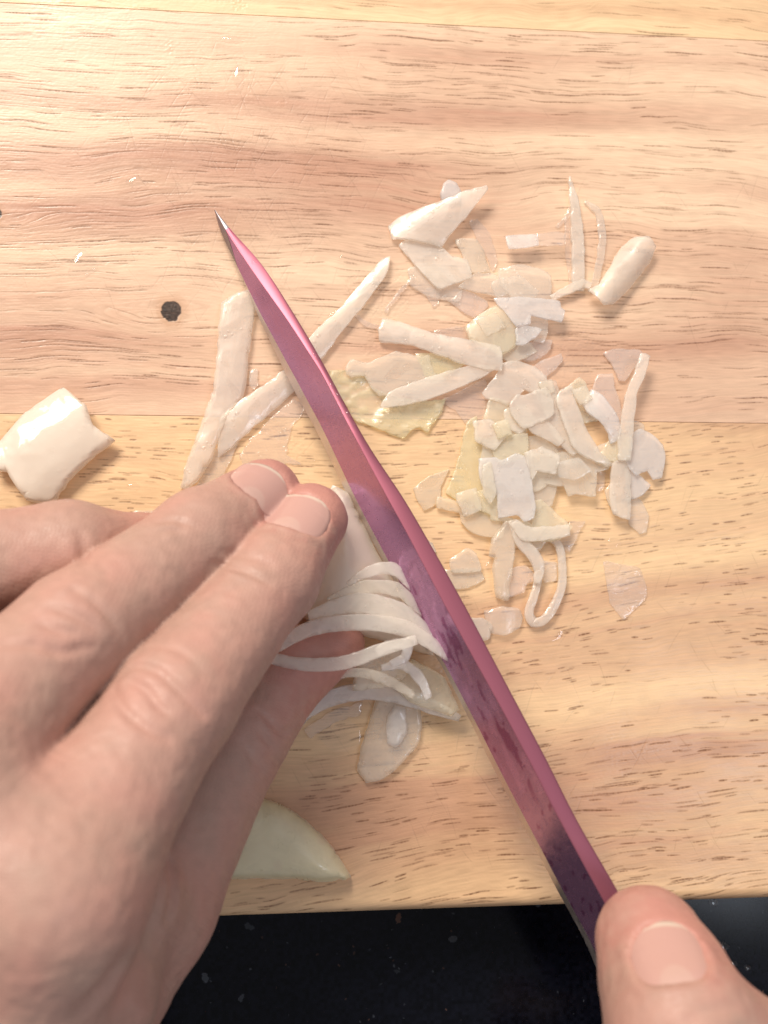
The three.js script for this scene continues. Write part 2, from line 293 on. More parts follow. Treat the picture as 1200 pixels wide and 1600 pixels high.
piece('onion_film', 'clear limp film between the four-cornered slice and the ridged clear piece', A([[700, 400], [760, 390], [860, 490], [920, 700], [880, 780], [830, 660], [760, 540]]), 'film', { h: 0.15, t: 0.9, cat: 'onion film' });
piece('onion_piece', 'pinkish translucent flap below the four-cornered slice', A([[545, 1050], [640, 960], [720, 980], [830, 1040], [840, 1090], [740, 1180], [640, 1110]]), 'pink', { h: 0.3, t: 1.2 });
piece('onion_piece', 'glassy piece with a bright glint above the pinkish flap', A([[760, 820], [860, 820], [980, 870], [1000, 980], [920, 1000], [760, 960], [620, 930], [690, 860]]), 'clear', { h: 1.5, t: 1.3 });
piece('onion_piece', 'ridged clear piece with wet edges in the upper heap', B([[10, 690], [150, 670], [300, 700], [365, 740], [365, 900], [100, 895], [30, 800]]), 'clear', { h: 1.2, t: 1.5, bend: [0, 0.8], vein: 90 });
piece('onion_piece', 'small flat white rectangle casting a grey shadow on bare wood', B([[55, 450], [270, 440], [280, 520], [80, 545]]), 'cool', { h: 2.8, t: 1.2, rag: 0.05, rise: [0, 0.2], keep: true });
piece('onion_film', 'clear tail joined to the small white rectangle', B([[275, 440], [420, 420], [470, 430], [470, 510], [282, 520]]), 'film', { h: 2.5, t: 1, rise: [-0.4, 0], keep: true, cat: 'onion film' });
piece('onion_film', 'clear sliver lying half under the tall white needle', B(ribbon([[560, 190], [505, 330], [510, 560], [525, 800]], [20, 50, 55, 30])), 'film', { h: 0.15, t: 1, cat: 'onion film' });
piece('onion_film', 'short clear twig of onion crossing behind the tall needle', B(ribbon([[520, 260], [475, 330], [420, 385]], [28, 30, 18])), 'film', { h: 0.2, t: 0.8, cat: 'onion film' });
piece('onion_strip', 'tall white needle of onion with a sharp upper end', B(ribbon([[515, 60], [545, 200], [565, 400], [575, 600], [570, 800]], [10, 56, 80, 82, 78])), 'white', { h: 1.2, t: 1.8 });
piece('onion_strip', 'bowed glassy strip between the tall needle and the cupped piece', B(ribbon([[630, 230], [710, 290], [740, 420], [735, 560], [710, 700], [680, 820]], [25, 48, 46, 50, 46, 40])), 'clear', { h: 0.4, t: 1.3 });
piece('onion_piece', 'cupped boat-shaped piece lying apart from the heap by dark grain', B([[660, 830], [730, 800], [800, 700], [850, 600], [900, 530], [980, 475], [1060, 490], [1110, 550], [1090, 620], [1020, 720], [930, 830], [840, 915], [760, 940], [700, 880]]), 'white', { h: 1.1, t: 1.7, bend: [40, 2.4], rise: [0, 0.5] });
piece('onion_strip', 'short white strip lying across the foot of the tall needle', B(ribbon([[395, 895], [500, 840], [600, 800], [655, 812]], [42, 56, 56, 40])), 'white', { h: 1.9, t: 1.4 });
// --- middle of the heap
piece('onion_film', 'brown wet film on the wood below the long leaf-shaped slice', D([[740, 770], [880, 700], [1040, 620], [1090, 740], [1060, 880], [930, 940], [850, 830]]), 'film', { h: 0.12, t: 0.7, cat: 'onion film' });
piece('onion_slice', 'yellow green wrinkled slice with a wavy edge, lowest in its pile', D([[-40, 560], [80, 570], [190, 590], [280, 700], [350, 720], [520, 760], [730, 760], [690, 860], [610, 970], [530, 940], [440, 1010], [330, 970], [240, 930], [130, 900], [60, 760], [-20, 690]]), 'yellow', { h: 0.3, t: 1.5, rag: 0.3, rise: [0, 0.1], wr: 0.7 });
piece('onion_piece', 'shaded yellowish scrap in the gap between two long slices', D([[560, 430], [740, 430], [900, 500], [760, 580], [640, 600]]), 'yellow', { h: 1.2, t: 1 });
piece('onion_film', 'glossy clear scrap above the long strip beside a bright glint', D([[700, 260], [850, 230], [980, 260], [960, 340], [800, 340], [700, 310]]), 'film', { h: 0.4, t: 1, cat: 'onion film' });
piece('onion_slice', 'pale ragged slice lying on the yellow green wrinkled one', D([[70, 530], [110, 470], [220, 500], [400, 420], [560, 460], [620, 440], [650, 560], [740, 600], [560, 680], [400, 700], [290, 715], [220, 630], [200, 580], [120, 590], [80, 570]]), 'pale', { h: 1.7, t: 1.3 });
piece('onion_film', 'thin curled clear shred beside the upper end of the long strip', D(ribbon([[130, 150], [200, 210], [300, 235]], [26, 34, 22])), 'film', { h: 0.2, t: 1, cat: 'onion film' });
piece('onion_piece', 'rounded pinkish piece half hidden under the upper heap', C([[540, 780], [560, 755], [640, 730], [680, 735], [675, 770], [640, 805], [590, 815], [545, 800]]), 'pink', { h: 0.4, t: 1.8 });
piece('onion_piece', 'pinkish tongue of onion on amber wet wood, beside the rounded pinkish piece', C([[600, 850], [650, 815], [720, 790], [730, 815], [700, 850], [650, 890]]), 'pink', { h: 0.3, t: 1.6 });
piece('onion_piece', 'glassy sheet under the jagged white bar', C([[595, 630], [660, 640], [668, 700], [650, 740], [600, 730], [560, 690]]), 'clear', { h: 1.7, t: 1.2 });
piece('onion_slice', 'bright creamy wedge with a lemon tint in the middle of the heap', C([[340, 680], [400, 630], [460, 600], [500, 640], [540, 690], [530, 750], [470, 790], [440, 770], [400, 750], [360, 730]]), 'cream', { h: 2.2, t: 2, bend: [30, 0.7] });
piece('onion_slice', 'long broad strip with a folded end above the leaf-shaped slice', C([[0, 690], [20, 645], [80, 660], [150, 690], [260, 720], [370, 740], [450, 760], [455, 850], [400, 850], [300, 820], [230, 790], [140, 755], [10, 735]]), 'white', { h: 2.6, t: 1.4, rise: [1.0, 0.3], bend: [105, 0.5] });
piece('onion_slice', 'long leaf-shaped slice with a thin bright lower edge', C([[5, 1000], [40, 940], [140, 900], [250, 865], [350, 840], [440, 850], [400, 880], [300, 925], [200, 965], [100, 990]]), 'white', { h: 3.2, t: 1.3, rise: [0.4, 0.2] });
piece('onion_piece', 'small bluish knuckle of onion beside a dark gap', C([[540, 690], [560, 670], [610, 680], [640, 690], [620, 720], [570, 750], [545, 745]]), 'cool', { h: 4.0, t: 1.6 });
piece('onion_slice', 'jagged white bar with a stepped lower side, uppermost in mid heap', C([[460, 565], [560, 560], [680, 570], [710, 575], [715, 600], [730, 610], [715, 655], [600, 630], [600, 660], [545, 675], [520, 640], [500, 615], [475, 590]]), 'cool', { h: 4.2, t: 1.4, rise: [-0.3, 0.3] });
// --- lower heap, from the wood upwards
piece('onion_slice', 'broad yellowish translucent sheet along the knife side of the lower heap', F([[380, 60], [440, 30], [440, 150], [560, 170], [560, 280], [500, 300], [500, 420], [560, 500], [560, 580], [520, 630], [430, 600], [250, 480], [300, 380], [340, 250]]), 'yellow', { h: 0.4, t: 1.2 });
piece('onion_piece', 'small tan tab sticking out of the heap towards the knife', F([[30, 470], [120, 400], [250, 350], [200, 460], [195, 550], [100, 600], [70, 560]]), 'tan', { h: 0.2, t: 1.2 });
piece('onion_slice', 'tan translucent sheet at the underside of the lower heap', F([[200, 530], [340, 560], [430, 590], [530, 640], [600, 690], [590, 780], [480, 770], [400, 745], [340, 680], [330, 625], [200, 600]]), 'tan', { h: 1.2, t: 1.3 });
piece('onion_film', 'small clear square behind the U-shaped loop', F([[845, 940], [950, 950], [950, 1060], [870, 1070]]), 'clear', { h: 0.2, t: 1, cat: 'onion film' });
piece('onion_slice', 'grey white middle sheet binding the lower heap together', F([[740, 150], [860, 150], [960, 240], [950, 440], [920, 560], [800, 570], [760, 400]]), 'pale', { h: 1.6, t: 1.4 });
piece('onion_slice', 'cream triangular flap under the slanting bar', G([[200, 410], [330, 310], [370, 340], [400, 400], [480, 590], [460, 620], [360, 640], [300, 480], [280, 390]]), 'cream', { h: 1.1, t: 1.4 });
piece('onion_piece', 'pale pink scrap bridging the fan of slices by the long thin stick', G([[440, 390], [480, 290], [590, 280], [600, 370], [640, 480], [660, 630], [620, 600], [540, 500]]), 'pink', { h: 0.9, t: 1.3 });
piece('onion_piece', 'pinkish triangle at the upper end of the long thin stick', G([[530, 110], [600, 80], [800, 90], [820, 160], [760, 210], [690, 310], [640, 310], [600, 200]]), 'pink', { h: 0.4, t: 1.4 });
piece('onion_piece', 'clear sliver behind the long thin stick', G([[700, 640], [770, 640], [830, 670], [830, 720], [760, 760], [700, 740]]), 'clear', { h: 0.8, t: 1.2 });
piece('onion_film', 'clear crumb between the jagged grey sheet and the folded flap', G([[460, 1040], [530, 1040], [520, 1170], [460, 1190]]), 'film', { h: 0.15, t: 1, cat: 'onion film' });
piece('onion_film', 'pinkish clear flake at the foot of the folded flap', G([[715, 1250], [800, 1255], [870, 1370], [850, 1500], [800, 1510], [720, 1440]]), 'clear', { h: 0.2, t: 1.2, cat: 'onion film' });
piece('onion_piece', 'grey narrow fold beside the folded flap', G([[530, 1180], [590, 1110], [620, 1340], [560, 1290]]), 'pale', { h: 0.8, t: 1 });
piece('onion_piece', 'small bluish wedge beside the folded flap', G([[690, 1010], [780, 1050], [880, 1140], [820, 1210], [700, 1260]]), 'cool', { h: 1.4, t: 1.3 });
piece('onion_slice', 'bluish white lobe at the outer edge of the fan', G([[690, 800], [810, 710], [900, 750], [980, 830], [1000, 920], [970, 1060], [900, 1080], [860, 1010], [780, 1050], [720, 1000], [680, 900]]), 'cool', { h: 2.2, t: 1.5, rise: [-0.6, 0.3] });
piece('onion_slice', 'folded upright flap hanging below the fan of slices', G([[600, 960], [700, 950], [720, 1050], [730, 1250], [720, 1390], [600, 1350], [570, 1200], [580, 1050]]), 'white', { h: 2.7, t: 1.3, bend: [0, 0.5] });
piece('onion_slice', 'jagged pale grey sheet with square notches along its lower edge', G([[-20, 900], [130, 900], [330, 890], [430, 920], [540, 960], [540, 1020], [450, 1040], [440, 1220], [310, 1190], [250, 1215], [220, 1140], [110, 1130], [-20, 1190]]), 'pale', { h: 2.6, t: 1.4, rise: [0.2, 0.2], rag: 0.25 });
piece('onion_slice', 'cream square at the foot of the bluish curved slice', G([[490, 900], [560, 800], [640, 730], [720, 780], [710, 930], [560, 945]]), 'cream', { h: 3.6, t: 1.3 });
piece('onion_slice', 'thin slice edge-on between the notched sheet and the slanting bar', G(ribbon([[90, 420], [130, 560], [200, 740], [290, 870]], [110, 130, 130, 50])), 'white', { h: 3.4, t: 1.4 });
piece('onion_slice', 'small cream wedge filling the centre of the lower heap', E([[320, 610], [500, 660], [520, 760], [580, 820], [690, 920], [610, 1000], [470, 980], [340, 880], [250, 830]]), 'cream', { h: 2.2, t: 1.4 });
piece('onion_slice', 'cream square block in the lower heap under the stubby strip', F([[560, 130], [700, 120], [760, 120], [760, 230], [700, 280], [600, 310], [550, 240]]), 'cream', { h: 3.0, t: 1.5 });
piece('onion_strip', 'stubby pale strip reaching out towards the knife from the lower heap', E([[150, 850], [320, 850], [440, 970], [460, 1010], [350, 1150], [300, 1120], [170, 1050]]), 'white', { h: 3.8, t: 1.4, rise: [0.3, 0] });
piece('onion_slice', 'fan-shaped white slice at the upper end of the lower heap', E([[260, 540], [350, 420], [430, 310], [440, 260], [560, 240], [680, 280], [760, 310], [860, 400], [880, 490], [760, 560], [660, 520], [580, 600], [510, 670], [420, 630], [310, 600]]), 'white', { h: 3.4, t: 1.4, rise: [0.4, -0.3] });
piece('onion_strip', 'short white strip pointing at the diamond-shaped gap', E([[690, 900], [870, 820], [950, 900], [1080, 1050], [1010, 1100], [860, 1020], [760, 970]]), 'white', { h: 4.2, t: 1.3 });
piece('onion_slice', 'grey white slice with a bitten upper corner beside the slanting bar', E([[530, 680], [600, 580], [680, 590], [760, 550], [880, 510], [950, 640], [960, 760], [880, 820], [680, 910], [600, 840], [560, 780]]), 'white', { h: 4.8, t: 1.4 });
piece('onion_slice', 'slanting broad white bar crossing the lower heap', G([[160, 490], [200, 420], [280, 380], [290, 470], [330, 580], [380, 700], [470, 850], [560, 940], [520, 960], [420, 920], [330, 880], [270, 800], [210, 640]]), 'white', { h: 4.2, t: 1.6, bend: [30, 0.6] });
piece('onion_slice', 'bluish curved slice leaning on the slanting bar', G([[370, 510], [440, 400], [490, 430], [560, 520], [620, 600], [650, 700], [640, 760], [570, 800], [550, 720], [480, 630], [400, 570]]), 'cool', { h: 4.3, t: 1.4, bend: [40, 0.8] });
piece('onion_strip', 'long thin stick of onion standing over the fan of slices', G(ribbon([[840, 155], [800, 280], [740, 430], [715, 600], [700, 750], [695, 900]], [74, 74, 78, 92, 112, 90])), 'white', { h: 5.2, t: 1.6, rise: [0, -0.3] });
piece('onion_piece', 'small cream flap in the lower heap above the notch', F([[420, 500], [550, 470], [590, 640], [670, 660], [640, 680], [530, 670], [520, 630], [440, 600]]), 'cream', { h: 2.7, t: 1.2 });
piece('onion_slice', 'L-shaped white slice on top of the lower heap', F([[470, 290], [560, 280], [600, 300], [680, 260], [750, 280], [770, 400], [800, 560], [790, 640], [730, 660], [690, 620], [580, 640], [570, 500], [550, 470], [490, 450], [470, 400]]), 'cool', { h: 4.2, t: 1.4, rise: [0.3, 0] });
piece('onion_piece', 'small glassy dice between the fan-shaped slice and the slanting bar', Z([[838, 600], [868, 596], [876, 625], [850, 640], [835, 622]]), 'clear', { h: 1.2 });
piece('onion_piece', 'small white dice beside the diamond-shaped gap', Z([[790, 640], [822, 632], [836, 655], [812, 676], [790, 664]]), 'white', { h: 3.2 });
piece('onion_piece', 'thin whitish flap under the L-shaped slice', Z([[760, 690], [800, 680], [838, 720], [826, 770], [780, 775], [752, 735]]), 'pale', { h: 1.8 });
piece('onion_piece', 'glassy scrap showing under the notched sheet', Z([[850, 690], [900, 680], [935, 705], [900, 725], [858, 722]]), 'clear', { h: 1.0 });
piece('onion_piece', 'pale dice between the cream square and the long thin stick', Z([[930, 700], [955, 690], [972, 712], [950, 730], [932, 722]]), 'pale', { h: 3.0 });
piece('onion_piece', 'whitish scrap under the pale four-cornered slice', Z([[640, 420], [680, 410], [722, 440], [715, 470], [672, 462], [645, 445]]), 'clear', { h: 0.3 });
piece('onion_piece', 'clear scrap between the ridged clear piece and the jagged white bar', Z([[770, 440], [812, 430], [840, 455], [820, 475], [780, 468]]), 'clear', { h: 1.6 });
piece('onion_piece', 'whitish shred between creamy wedge and fan-shaped slice', Z([[775, 520], [812, 524], [838, 548], [800, 566], [770, 548]]), 'pale', { h: 1.3 });
piece('onion_piece', 'translucent scrap beside the arched strip at the heap foot', Z([[822, 800], [850, 790], [862, 830], [840, 862], [818, 842]]), 'pale', { h: 0.6 });
piece('onion_piece', 'tiny pale dice beside the bitten slice and the fan of slices', Z([[842, 598], [862, 592], [868, 610], [850, 616]]), 'pale', { h: 4.4 });
piece('onion_piece', 'small dice on the seam between cream wedge and stubby strip', Z([[770, 662], [792, 655], [800, 676], [780, 684]]), 'cream', { h: 5.2 });
piece('onion_piece', 'small pale sliver along the side of the L-shaped slice', Z([[755, 728], [768, 724], [776, 770], [766, 786], [756, 770]]), 'pale', { h: 5.0 });
piece('onion_piece', 'small white block on the notched sheet beside the L-shaped slice', Z([[822, 708], [846, 700], [874, 712], [868, 740], [840, 734], [834, 748]]), 'white', { h: 5.0 });
piece('onion_piece', 'clear sliver on the notched sheet near its square notches', Z([[872, 722], [905, 716], [925, 735], [900, 748], [876, 744]]), 'clear', { h: 4.8 });
piece('onion_piece', 'small pale dice at the root of the bluish curved slice', Z([[895, 610], [916, 602], [926, 620], [908, 632]]), 'pale', { h: 5.8 });
piece('onion_piece', 'small clear chip on the creamy wedge in mid heap', Z([[745, 498], [775, 490], [790, 510], [762, 524]]), 'clear', { h: 4.4 });
piece('onion_piece', 'thin chip lying over the tan sheet at the heap underside', Z([[712, 772], [744, 764], [752, 796], [726, 806]]), 'pale', { h: 3.2 });
// --- foot of the heap
piece('onion_film', 'clear wet corner with glints beside the foot of the heap', F([[1010, 740], [1040, 680], [1130, 690], [1090, 760], [1040, 870], [1000, 860], [970, 800]]), 'film', { h: 0.3, t: 1.2, cat: 'onion film' });
piece('onion_slice', 'triangular cream slice at the foot of the heap', F([[800, 570], [850, 550], [960, 650], [1040, 710], [1010, 760], [920, 800], [760, 800], [720, 750], [690, 680], [740, 660], [800, 700]]), 'cream', { h: 2.2, t: 1.4 });
piece('onion_slice', 'crumpled pinkish block beside the narrow upright strip', F([[650, 990], [750, 970], [830, 1050], [760, 1080], [740, 1130], [620, 1180], [640, 1080]]), 'pink', { h: 0.4, t: 2.2 });
piece('onion_strip', 'narrow upright strip with a rounded head at the foot of the heap', F([[590, 740], [610, 690], [660, 680], [690, 740], [680, 860], [660, 1000], [640, 1170], [560, 1140], [545, 1000], [555, 910], [520, 900], [540, 800]]), 'pale', { h: 1.4, t: 1.8, r: 0.8 });
piece('onion_strip', 'U-shaped loop of onion hanging from the foot of the heap', F(ribbon([[845, 1040], [815, 1160], [785, 1260], [815, 1312], [870, 1300], [930, 1220], [975, 1110], [982, 980], [955, 850], [860, 790]], [42, 48, 56, 58, 56, 54, 50, 46, 46, 50])), 'white', { h: 1.3, t: 1.7, rag: 0.06 });
piece('onion_strip', 'arched strip running from the heap into the U-shaped loop', F(ribbon([[680, 690], [735, 830], [805, 900], [835, 980], [825, 1060]], [50, 70, 76, 64, 40])), 'white', { h: 3.2, t: 1.6 });
piece('onion_strip', 'level white bar across the foot of the heap', F(ribbon([[690, 690], [760, 755], [880, 755], [1020, 735]], [50, 90, 84, 70])), 'white', { h: 4.2, t: 1.4 });
// --- strays round the heap
piece('onion_piece', 'little grey square bit between heap and knife', F([[270, 930], [370, 860], [430, 890], [460, 1000], [280, 1010]]), 'pale', { h: 1.3, t: 1.3 });
piece('onion_piece', 'little ridged bit under the grey square bit, beside the knife', F([[230, 1000], [440, 985], [480, 1060], [370, 1110], [270, 1110]]), 'pale', { h: 0.2, t: 1.2 });
piece('onion_film', 'clear curled ring beside the knife spine below the heap', F([[500, 1260], [600, 1240], [700, 1250], [730, 1310], [700, 1370], [620, 1410], [540, 1400], [510, 1330]]), 'clear', { h: 0.2, t: 1.8, bend: [0, 0.8], cat: 'onion film' });
piece('onion_piece', 'white scrap touching the knife spine next to the clear curled ring', F([[330, 1290], [400, 1310], [470, 1310], [530, 1350], [510, 1430], [420, 1470], [360, 1400]]), 'white', { h: 0.3, t: 1.8 });
piece('onion_piece', 'tiny white crumb half hidden by the middle of the knife', F([[80, 780], [150, 820], [170, 880], [130, 860]]), 'white', { h: 0.2, t: 1.4 });
piece('onion_film', 'lone clear flake on bare wood beyond the U-shaped loop', Z([[945, 880], [1000, 890], [1010, 930], [975, 965], [955, 940]]), 'film', { h: 0.1, t: 0.6, cat: 'onion film' });
// --- between knife tip and fingers
piece('onion_piece', 'big curved chunk lying alone near the bent ring finger', Z([[-6, 705], [40, 650], [95, 612], [130, 640], [138, 668], [172, 690], [150, 705], [110, 740], [80, 780], [45, 775], [20, 735], [0, 733]]), 'solid', { h: 0.7, t: 2.2, bend: [52, 2.2], r: 0.9 });
piece('onion_film', 'clear strip under the long curved strip beside the fingertips', K([[170, 880], [240, 760], [290, 790], [230, 930], [180, 1050], [90, 1030], [130, 960]]), 'clear', { h: 0.15, t: 1, cat: 'onion film' });
piece('onion_film', 'wide limp wet film between the white bar and the fingertips', K([[300, 860], [420, 720], [520, 640], [570, 660], [510, 760], [490, 860], [560, 900], [420, 890], [330, 920]]), 'film', { h: 0.12, t: 0.7, rag: 0.35, cat: 'onion film' });
piece('onion_film', 'tiny clear peg between the long curved strip and the slanting bar', K([[335, 500], [370, 490], [372, 560], [350, 575], [337, 560]]), 'clear', { h: 0.2, t: 1.2, cat: 'onion film' });
piece('onion_strip', 'long curved strip lying alone beneath the knife point', K([[210, 240], [260, 205], [340, 180], [350, 230], [335, 330], [320, 440], [310, 560], [290, 620], [235, 690], [170, 860], [120, 940], [80, 970], [50, 965], [70, 870], [130, 720], [180, 580], [195, 430], [200, 320]]), 'white', { h: 0.3, t: 1.8, bend: [10, 0.7], r: 0.8 });
piece('onion_strip', 'long slanting strip passing under the knife blade, its far end glassy', K([[245, 655], [400, 560], [520, 470], [610, 340], [700, 260], [760, 190], [880, 50], [915, 40], [900, 110], [830, 210], [760, 290], [650, 440], [520, 590], [400, 690], [270, 810], [235, 835], [235, 740]]), 'white', { h: 0.5, t: 1.4, bend: [45, 0.9] });
piece('onion_film', 'thin beige shred beside the knuckle of the ring finger', Z([[205, 800], [270, 796], [275, 806], [230, 822]]), 'clear', { h: 0.15, t: 1, cat: 'onion film' });
// --- the half onion under the fingers and its cut slices
piece('half_onion', 'white half onion pinned under the fingers beside the blade', Z([[520, 752], [548, 768], [580, 838], [620, 912], [662, 990], [684, 1026], [640, 1012], [570, 992], [505, 985], [470, 960], [470, 900], [500, 820]]), 'solid', { h: 0.1, t: 18, r: 9, rag: 0.1, cell: 1.4, grow: 1, cat: 'onion', vein: 80 });
piece('onion_slice', 'short upper layer lifting off the half onion beside the blade', Z(ribbon([[548, 912], [580, 893], [614, 890], [640, 918]], [6, 16, 18, 8])), 'white', { h: 14.25, t: 1.4, rag: 0.12 });
piece('onion_slice', 'thin middle layer lifting off the half onion', Z(ribbon([[520, 936], [570, 918], [618, 922], [655, 958]], [6, 18, 20, 8])), 'pale', { h: 14.2, t: 1.4, rag: 0.12 });
piece('onion_slice', 'innermost cut slice, still resting on the half onion', Z(ribbon([[492, 962], [560, 944], [620, 958], [668, 992]], [14, 30, 32, 14])), 'white', { h: 14.35, t: 1.8, rag: 0.1 });
piece('onion_slice', 'cut slice peeling off the half onion, nearer its middle', Z(ribbon([[440, 1012], [490, 984], [560, 974], [630, 984], [692, 1024]], [16, 22, 24, 24, 14])), 'white', { h: 15.4, t: 2.2, rise: [-0.4, 0], rag: 0.05 });
piece('onion_slice', 'outer cut slice curving over the thumb tip', Z(ribbon([[425, 1026], [480, 1037], [540, 1034], [585, 1018], [640, 1002]], [16, 19, 20, 19, 14])), 'white', { h: 16.6, t: 2, rag: 0.05 });
piece('onion_film', 'see-through block of onion hanging below the outer cut slice', Z([[565, 1030], [610, 1010], [640, 1012], [630, 1060], [600, 1072], [555, 1078]]), 'pale', { h: 8, t: 5, cat: 'onion film' });
piece('onion_slice', 'bluish hooked end above the see-through block', Z(ribbon([[592, 1020], [612, 1008], [634, 1010], [632, 1026], [612, 1036]], [12, 14, 16, 15, 10])), 'cool', { h: 13.4, t: 1.6 });
piece('onion_piece', 'thick yellow white block against the blade below the half onion', Z([[645, 1033], [690, 1058], [712, 1105], [700, 1116], [640, 1094], [615, 1066]]), 'cream', { h: 1, t: 7, r: 1.2 });
piece('onion_film', 'clear wet fringe under the long bluish arc', Z([[478, 1140], [520, 1112], [565, 1100], [560, 1118], [520, 1130], [490, 1150]]), 'film', { h: 0.2, t: 1.4, rag: 0.3, cat: 'onion film' });
piece('onion_slice', 'greenish oval slice lying flat below the long arc', Z([[562, 1200], [568, 1170], [580, 1130], [590, 1095], [650, 1095], [655, 1140], [648, 1165], [625, 1192], [598, 1214], [575, 1217]]), 'pale', { h: 0.3, t: 1.8, r: 0.8 });
piece('onion_piece', 'small white core lying on the greenish oval slice', Z([[606, 1122], [618, 1104], [632, 1108], [636, 1145], [620, 1165], [606, 1160]]), 'cool', { h: 2.0, t: 1.8, r: 0.8 });
piece('onion_strip', 'pale bent shred between the see-through block and the long bluish arc', Z(ribbon([[515, 1062], [560, 1052], [600, 1062], [640, 1085]], [8, 14, 16, 10])), 'pale', { h: 9, t: 2 });
piece('onion_strip', 'short bluish shred beside the yellow white block', Z(ribbon([[600, 1046], [630, 1040], [655, 1060], [668, 1088]], [10, 16, 16, 10])), 'cool', { h: 9.2, t: 2 });
piece('onion_strip', 'long bluish arc of onion curving out from under the thumb', Z(ribbon([[462, 1146], [488, 1112], [530, 1090], [580, 1083], [630, 1091], [670, 1106], [706, 1121]], [16, 22, 24, 24, 24, 22, 10])), 'cool', { h: 5, t: 3.2, rag: 0.06 });
piece('onion_wedge', 'thick yellowish onion end lying near the front edge of the board', Z([[340, 1265], [400, 1254], [440, 1267], [475, 1290], [510, 1325], [541, 1371], [500, 1376], [440, 1371], [350, 1372], [335, 1320]]), 'end', { h: 0.2, t: 8, r: 5, rag: 0.15, vein: 20 });
// ------------------------------------------------------------------ kitchen knife
const curveOf = (pts, hs) => { const c = new THREE.CatmullRomCurve3(pts.map(([x, y]) => new THREE.Vector3(x, y, 0)), false, 'centripetal'); c.arcLengthDivisions = 400; return (u) => { const p = c.getPointAt(clamp(u)), f = clamp(u) * (hs.length - 1), k = Math.min(hs.length - 2, Math.floor(f)); return P(p.x, p.y, mix(hs[k], hs[k + 1], f - k)); }; };
const edgeLine = curveOf([[335, 328], [345, 362], [375, 425], [405, 497], [435, 560], [465, 620], [495, 674], [540, 768], [578, 839], [618, 913], [655, 986], [688, 1037], [721, 1100], [782, 1222], [823, 1300], [867, 1384], [912, 1467], [945, 1545]], [1.0, 2.4, 4, 5.6, 7.2, 8.8, 10.2, 11.6, 13, 14.4, 15.6]);
const spineIn = curveOf([[335, 328], [352, 358], [390, 416], [450, 501], [480, 547], [501, 580], [546, 667], [570, 712], [609, 784], [636, 833], [695, 945], [740, 1028], [787, 1113], [834, 1202], [867, 1267], [946, 1412], [1002, 1510]], [1.6, 8.5, 14, 18, 20.5, 22.6, 24.6, 26.8, 29.0, 31.4, 33.8]);
const spineOut = curveOf([[336, 328], [361, 359], [408, 412], [459, 490], [501, 561], [546, 644], [579, 701], [630, 778], [655, 820], [721, 937], [779, 1046], [850, 1180], [900, 1279], [966, 1394], [1022, 1500]], [1.6, 8.3, 13.7, 17.7, 20.2, 22.3, 24.3, 26.5, 28.7, 31.1, 33.5]);
function stripGeometry(lines, u0, u1, n = 70) {   // a sheet through several lines that run along the blade
  const pos = [], uv = [], idx = [], m = lines.length;
  for (let i = 0; i <= n; i++) { lines.forEach((f, k) => { const u = mix(Array.isArray(u0) ? u0[k] : u0, Array.isArray(u1) ? u1[k] : u1, i / n), p = f(u); pos.push(p.x * M, p.y * M, p.z * M); uv.push(u * 6, k / (m - 1)); }); }
  for (let i = 0; i < n; i++) for (let k = 0; k < m - 1; k++) { const a = i * m + k, b = a + m; idx.push(a, b, a + 1, b, b + 1, a + 1); }
  const g = new THREE.BufferGeometry(); g.setAttribute('position', new THREE.Float32BufferAttribute(pos, 3)); g.setAttribute('uv', new THREE.Float32BufferAttribute(uv, 2)); g.setIndex(idx); g.computeVertexNormals();
  return g;
}
const joinGeos = (list) => { const pos = [], nor = [], uv = [], idx = []; for (const g of list) { const o = pos.length / 3; pos.push(...g.attributes.position.array); nor.push(...g.attributes.normal.array); uv.push(...g.attributes.uv.array); for (const i of g.index.array) idx.push(i + o); } const r = new THREE.BufferGeometry(); r.setAttribute('position', new THREE.Float32BufferAttribute(pos, 3)); r.setAttribute('normal', new THREE.Float32BufferAttribute(nor, 3)); r.setAttribute('uv', new THREE.Float32BufferAttribute(uv, 2)); r.setIndex(idx); return r; };
const across = (u) => spineOut(u).sub(spineIn(u));
const bevelL = (u) => { const e = edgeLine(u), s = spineIn(u), q = e.clone().lerp(s, 0.27); return q.addScaledVector(across(u), -0.28); };
const bevelR = (u) => edgeLine(u).lerp(spineOut(u), 0.2).addScaledVector(across(u), 0.25);
const shoulderL = (u) => spineIn(u).lerp(bevelL(u), 0.012), shoulderL2 = (u) => spineIn(u).addScaledVector(across(u), 0.12);
const shoulderR = (u) => spineOut(u).lerp(bevelR(u), 0.012), shoulderR2 = (u) => spineOut(u).addScaledVector(across(u), -0.1);
const ridge = (u) => spineIn(u).lerp(spineOut(u), 0.5).add(new THREE.Vector3(0, 0.16, 0));
